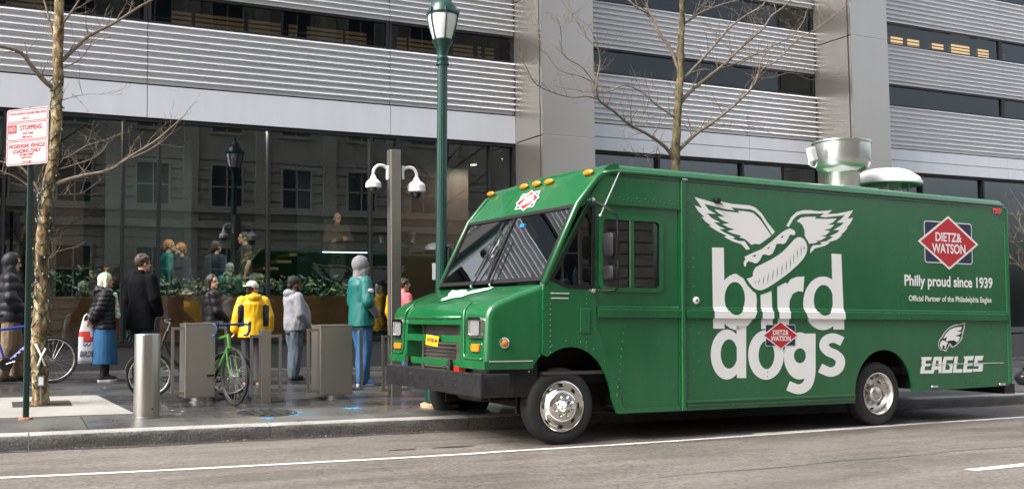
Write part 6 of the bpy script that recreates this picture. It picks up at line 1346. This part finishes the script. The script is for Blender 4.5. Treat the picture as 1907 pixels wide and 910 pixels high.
    for s_, a in ((-1, R_(20)), (1, R_(200))):
        e = bb+Vector((.165*math.cos(a), s_*.075, .165*math.sin(a))); cr = MB().tube([bb+Vector((0, s_*.06, 0)), e], .010, 6).build('crank', m_alloy, t, smooth=40)
        MB().cbox(e+Vector((0, s_*.05, 0)), (.09, .085, .02)).build('pedal', m_blk, t)
    MB().tube([bb+Vector((0, -.045, .085)), rw+Vector((0, -.05, .035))], .004, 4).tube([bb+Vector((0, -.045, -.085)), rw+Vector((0, -.05, -.035))], .004, 4).build('chain', m_dark, t, kind='stuff')
    if fender:
        for c, a0, a1 in ((rw, 20, 190), (fwv, 10, 165)):
            vs = []; 
            for k in range(15):
                a = R_(a0+(a1-a0)*k/14)
                for y in (-.024, .024): vs.append(Vector((c.x+(r+.022)*math.cos(a), y, c.z+(r+.022)*math.sin(a))))
            MB().add(vs, [(2*k, 2*k+1, 2*k+3, 2*k+2) for k in range(14)]).build('mudguard', fender, t, smooth=True)
    if letters:
        for k in range(5):
            f = .25+.11*k; p = bb+(h1-bb)*f; d = (h1-bb).normalized(); n_ = Vector((0, -1, 0)); up = d.cross(n_)
            q = [p+d*a+up*b_+n_*.0215 for a, b_ in ((-.022, -.012), (.016, -.012), (.022, .012), (-.016, .012))]
            MB().add(q, [(0, 1, 2, 3)]).build('frame_lettering', m_vinyl, t)
    return t
m_bblue = mat('blue bike paint', (.012,.045,.42), .3, coat=.4); m_bgreen = mat('lime bike paint', (.06,.25,.03), .35, coat=.3); m_bblack = mat('black bike paint', (.012,.012,.013), .35); m_bluetape = mat('blue bar tape', (.015,.055,.15), .7); m_silver = mat('silver mudguard', (.6,.6,.6), .3, .8)
def bike_place(px, py, ang, at_front, wb=1.04):
    g = foot(px, py); a = R_(ang); off = Vector((math.cos(a), math.sin(a), 0))*(wb-.44 if at_front else -.44); b = g-off
    ex_ = Vector((math.cos(a), math.sin(a), GR*math.cos(a)+SL*math.sin(a))).normalized(); ey = Vector((0, 0, 1)).cross(ex_).normalized(); ez = ex_.cross(ey)
    Mx = Matrix.Identity(4); b.z = walk_z(b.x, b.y)
    for i in range(3): Mx[i][0] = ex_[i]; Mx[i][1] = ey[i]; Mx[i][2] = ez[i]; Mx[i][3] = b[i]
    return Mx
bicycle('blue bicycle with white lettering held by the hooded person behind the tree', bike_place(96, 713, 2, True), m_bblue, None, .335, letters=True, fork_c=m_bblack)
bicycle('black bicycle with silver mudguards parked behind the bollard and rack', bike_place(277, 741, 176, True, 1.0), m_bblack, None, .29, 1.0, fender=m_silver, frame='step')
gb = bicycle('lime green road bicycle with blue bar tape facing the street at the rack', bike_place(434, 754, 281, True), m_bgreen, None, .345, bars='drop', grip=m_bluetape, steer=R_(4), rimm=m_dark)
# ================================================================== TREES

def bark(name, c0, c1, c2):
    m = mat(name, c0, .85, bump=1.0, bscale=45, var=.1); n = m.node_tree.nodes; L = m.node_tree.links; b = n['Principled BSDF']
    tc = n.new('ShaderNodeTexCoord'); mp = n.new('ShaderNodeMapping'); mp.inputs['Scale'].default_value = (1, 1, .45); L.new(tc.outputs['Object'], mp.inputs[0])
    nz = n.new('ShaderNodeTexNoise'); nz.inputs['Scale'].default_value = 11; nz.inputs['Detail'].default_value = 6; nz.inputs['Roughness'].default_value = .7; L.new(mp.outputs[0], nz.inputs['Vector'])
    rp = n.new('ShaderNodeValToRGB'); rp.color_ramp.interpolation = 'EASE'; e = rp.color_ramp.elements; e[0].position = .40; e[0].color = (*c0, 1); e[1].position = .62; e[1].color = (*c2, 1); q = e.new(.5); q.color = (*c1, 1)
    L.new(nz.outputs['Fac'], rp.inputs[0]); L.new(rp.outputs[0], b.inputs['Base Color']); return m
m_bark = bark('flaking plane bark', (.055,.030,.014), (.17,.105,.045), (.42,.36,.20)); m_barkg = bark('mossy bark', (.035,.026,.012), (.10,.078,.035), (.22,.18,.10))
m_twig = mat('grey brown twig', (.17,.135,.10), .85, var=.35, scale=20)
m_wire = mat('green light wire', (.006,.03,.018), .5); m_bulbs = mat('small glass bulbs', (.20,.26,.24), .15)
def grow(mb, p, d, L, r, rr_, lvl, kink=.35):
    # a crooked twig with side shoots
    pts = [p]; n = max(3, int(L/.07)); rad = [r]; q = p.copy(); dd = d.normalized(); ends = []
    for k in range(n):
        dd = (dd + Vector((rr_.gauss(0, 1), rr_.gauss(0, 1), rr_.gauss(.08, 1)))*kink*.35).normalized(); q = q+dd*(L/n); pts.append(q.copy()); rad.append(r*(1-.8*(k+1)/n)); ends.append((q.copy(), dd.copy(), rad[-1]))
    mb.tube(pts, rad, 5 if lvl else 6, cap=False)
    if lvl > 0:
        for (e, ed, er) in ends:
            if rr_.random() < (.5 if lvl > 1 else .36): s_ = (ed + ed.orthogonal().normalized().lerp(Vector((rr_.uniform(-1, 1), rr_.uniform(-1, 1), rr_.uniform(-.3, 1))), .6)*rr_.uniform(.6, 1.3)).normalized(); grow(mb, e, s_, L*rr_.uniform(.3, .6), max(er*.8, .0022), rr_, lvl-1, kink)
def px_branch(pts, r0, r1, Y, rr_, bend=.4, dirn=None):
    out = []; n = len(pts); dy = 0; k_ = rr_.uniform(-.25, .25) if dirn is None else dirn
    for i, (px, py) in enumerate(pts):
        q = onY(px, py, Y + k_*i/(n-1)); out.append(q)
    S = spline(out, 5); m = len(S); return S, [r0+(r1-r0)*(i/(m-1))**.8 for i in range(m)]
def px_tree(t, m, trunk, tr, branches, Y, seed, twigs, shoots=.10, mtw=None):
    rr_ = random.Random(seed); S, rad = [], []
    P = [onY(px, py, Y) for px, py in trunk]; S = spline(P, 6); n = len(S); rad = [tr[0]+(tr[1]-tr[0])*(i/(n-1)) for i in range(n)]
    rad = [r*(1+.10*noise.noise(Vector((0, 0, i*.5+seed)))) for i, r in enumerate(rad)]; rad[0] *= 1.35; rad[1] *= 1.15
    mb = MB(); mb.tube(S, rad, 14)
    for v in mb.v: 
        nn = noise.noise(v*9)*.012+noise.noise(v*23)*.008; c = min(S, key=lambda q: (q-v).length); d = (v-c); v += d.normalized()*nn if d.length > 1e-5 else Vector()
    tk = mb.build('trunk', m, t, world=True, smooth=True)
    for (pts, r0, r1, dk) in branches:
        B, br = px_branch(pts, r0, r1, Y, rr_, dirn=dk); mb = MB().tube(B, br, 8)
        for i in range(2, len(B)-1):
            if rr_.random() < shoots*3.6: d = (B[i+1]-B[i-1]).normalized(); s_ = (d*.5+Vector((rr_.uniform(-1, 1), rr_.uniform(-.6, .6), rr_.uniform(-.3, 1)))).normalized(); grow(mb, B[i], s_, rr_.uniform(.2, .5)*twigs, max(.0035, br[i]*.35), rr_, 2)
        d = (B[-1]-B[-3]).normalized(); grow(mb, B[-1], d, .42*twigs, br[-1], rr_, 3)
        mb.build('branch', mtw or m, t, world=True, smooth=True)
    return S, rad
# left tree by the kerb, wound with fairy lights
gt = foot(75, 753); YT = gt.y
ta = thing('street_tree', 'bare young tree wound with fairy lights beside the parking sign', 'tree', gt)
trunkA = [(76, 756), (74, 700), (72, 640), (76, 580), (78, 520), (80, 450), (84, 400), (88, 360), (97, 310), (104, 250), (106, 180), (108, 110), (110, 40), (111, -40), (113, -130)]
brA = [([(92, 348), (125, 335), (160, 326), (205, 316), (245, 290), (290, 262), (325, 232)], .030, .009, -.35), ([(232, 299), (270, 283), (300, 265), (318, 249)], .010, .005, -.3), ([(110, 118), (135, 95), (165, 68), (215, 42), (262, 12), (300, -8)], .028, .012, .2), ([(100, 165), (80, 148), (58, 122), (38, 98), (0, 86), (-50, 80)], .034, .018, -.2),
       ([(84, 375), (66, 345), (50, 322), (30, 306), (-10, 300)], .020, .008, .3), ([(98, 302), (130, 290), (160, 272), (190, 262)], .009, .004, -.2), ([(100, 318), (140, 306), (178, 292), (200, 268), (190, 262)], .009, .004, -.3), ([(92, 362), (120, 362), (150, 360), (178, 342)], .007, .004, .2), ([(80, 365), (60, 352), (30, 330), (0, 318)], .008, .004, .1), ([(107, 90), (95, 50), (85, 10), (70, -30)], .018, .008, .2), ([(112, 50), (135, 20), (160, -20)], .016, .008, -.2), ([(108, 130), (150, 110), (175, 70), (190, 40)], .008, .003, .3), ([(104, 190), (140, 180), (170, 175)], .006, .003, -.2), ([(80, 480), (96, 478), (106, 468)], .009, .004, -.2)]
SA, RA = px_tree(ta, m_bark, trunkA, (.092, .050), brA, YT, 5, .8, .16, m_twig)
wire = MB(); bul = MB(); rr_ = random.Random(2); zz = 0; N = len(SA); pts = []
for i in range(420):
    f = i/420*(N-26)+4; k = int(f); c = SA[k].lerp(SA[min(k+1, N-1)], f-k); a = i*.42+1.3*math.sin(i*.37)+.8*math.sin(i*.11); r = RA[k]+.010
    p = c+Vector((math.cos(a)*r, math.sin(a)*r, .05*math.sin(i*1.7)+.03*math.sin(i*.9))); pts.append(p)
    if rr_.random() < .22: bul.sphere(p+Vector((math.cos(a), math.sin(a), .3))*.016, (.010, .010, .016), 6, 4)
wire.tube(pts, .0055, 5)
fl = thing('fairy_lights', 'string of green wired fairy lights spiralling round the left tree trunk', 'string lights', gt)
wire.build('wire', m_wire, fl, world=True, smooth=True); bul.build('bulbs', m_bulbs, fl, world=True, smooth=True, kind='stuff')
# white cloth strips tied in a cross and the power box at its foot
zx = lambda px, py, o: onY(px, py, YT-.11-o)
x_ = thing('white_ribbon', 'white ribbon tied in a cross on the lower tree trunk', 'ribbon', zx(76, 680, 0))
for k, seg_ in enumerate((((66, 640), (76, 660), (84, 681)), ((85, 648), (77, 664), (71, 681)))): MB().tube([zx(*p, .004*k) for p in seg_], .013, 6).build('strip', m_vinyl, x_, world=True, smooth=True)
ob = thing('outlet_box', 'grey outdoor power outlet box strapped to the foot of the tree', 'outlet box', zx(76, 715, 0)); p = zx(76, 709, .0)
MB().cbox(p, (.075, .05, .125)).build('box', m_tubes, ob, world=True); MB().cbox(p+Vector((0, -.028, 0)), (.05, .006, .09)).build('cover', m_camw, ob, world=True); MB().tube([p+Vector((0, 0, -.06)), zx(76, 735, .0), zx(77, 752, 0)], .011, 6).build('conduit', m_tubes, ob, world=True)
# tree behind the van
gtb = on_walk(1256, 716); YB = 13.4; pb = onY(1257, 400, YB)
tbm = thing('street_tree', 'bare street tree with spreading limbs standing behind the van', 'tree', (pb.x, YB, walk_z(pb.x, YB)))
Zb = lambda x, y: (940+x/2.758, y/2.758); Zc = lambda x, y: (1400+x/2.757, y/2.757)
base = onY(1257, 400, YB); down = [(1255, 760), (1256, 650), (1256, 500), (1257, 400)]
trunkB = down + [Zb(878, 860), Zb(880, 740), Zb(888, 600), Zb(895, 480), Zb(902, 380), Zb(905, 240), Zb(910, 100), Zb(915, -40), Zb(918, -160)]
brB = [([Zb(*p) for p in ((872, 830), (830, 760), (735, 690), (640, 640), (560, 572), (482, 512), (470, 440), (490, 320), (480, 250))], .034, .008, -.4), ([Zb(*p) for p in ((482, 512), (420, 495), (340, 500), (220, 465), (150, 420), (108, 340))], .012, .005, -.5), ([Zb(*p) for p in ((880, 605), (780, 540), (700, 470), (610, 440), (520, 475), (400, 470))], .018, .006, .2), ([Zb(*p) for p in ((900, 380), (850, 250), (790, 165), (755, 85), (680, 40), (620, -10))], .030, .014, .3),
       ([Zb(*p) for p in ((885, 780), (980, 690), (1080, 620), (1180, 540), (1270, 450), (1300, 390), (1312, 335))], .034, .012, -.3), ([Zb(*p) for p in ((895, 540), (960, 465), (1080, 370), (1150, 310), (1230, 230), (1324, 150))]+[Zc(*p) for p in ((100, 85), (160, 40), (210, -10))], .034, .010, .2), ([Zb(*p) for p in ((915, 410), (1000, 320), (1080, 230), (1160, 140), (1240, 80), (1324, 30))]+[Zc(70, -10)], .026, .009, -.3), ([Zb(*p) for p in ((918, 125), (1000, 70), (1100, 30), (1200, 2), (1300, -20))], .022, .010, .3),
       ([Zc(*p) for p in ((-20, 480), (40, 370), (130, 310), (230, 210), (330, 150), (420, 80), (490, 20))], .016, .006, -.2), ([Zc(*p) for p in ((-60, 330), (0, 290), (100, 240), (200, 190), (260, 120), (280, 60))], .014, .005, .1), ([Zc(*p) for p in ((20, 400), (100, 400), (200, 375), (300, 410), (420, 400))], .009, .004, .2), ([Zb(*p) for p in ((866, 600), (760, 600), (700, 650), (720, 560))], .007, .003, .2), ([Zb(*p) for p in ((470, 440), (400, 350), (300, 280), (290, 180), (285, 140))], .009, .004, -.3), ([Zb(*p) for p in ((470, 430), (380, 390), (280, 360), (220, 280), (175, 200))], .008, .004, .2), ([Zb(*p) for p in ((475, 250), (420, 190), (370, 110), (330, 60), (325, 35))], .007, .003, .2), ([Zb(*p) for p in ((850, 800), (780, 790), (700, 800), (660, 785))], .007, .003, -.2),
       ([Zb(*p) for p in ((1110, 350), (1180, 330), (1260, 290), (1320, 280))], .010, .005, .2), ([Zb(*p) for p in ((1080, 650), (1180, 645), (1250, 660), (1330, 665))], .006, .003, .2)]
px_tree(tbm, m_barkg, trunkB, (.088, .042), brB, YB, 11, 1.0, .2, m_twig)
# small bare tree past the tail of the van, twigs reaching into the right edge
YC = 13.2; pc2 = onY(1935, 500, YC)
tc_ = thing('street_tree', 'bare brown sapling reaching in from the right edge behind the van', 'tree', (pc2.x, YC, walk_z(pc2.x, YC)))
brC = [([(1934, 470), (1912, 440), (1898, 415), (1885, 396)], .016, .005, .1), ([(1933, 500), (1912, 480), (1895, 455), (1884, 440)], .014, .005, -.1), ([(1934, 440), (1915, 405), (1903, 385)], .012, .005, .2), ([(1934, 520), (1910, 505), (1893, 488), (1882, 478)], .012, .004, .2), ([(1935, 420), (1950, 380), (1965, 340)], .014, .006, .1)]
px_tree(tc_, m_bark, [(1938, 760), (1936, 640), (1935, 540), (1934, 460), (1932, 390), (1930, 300)], (.05, .02), brC, YC, 21, .8, .3, m_twig)
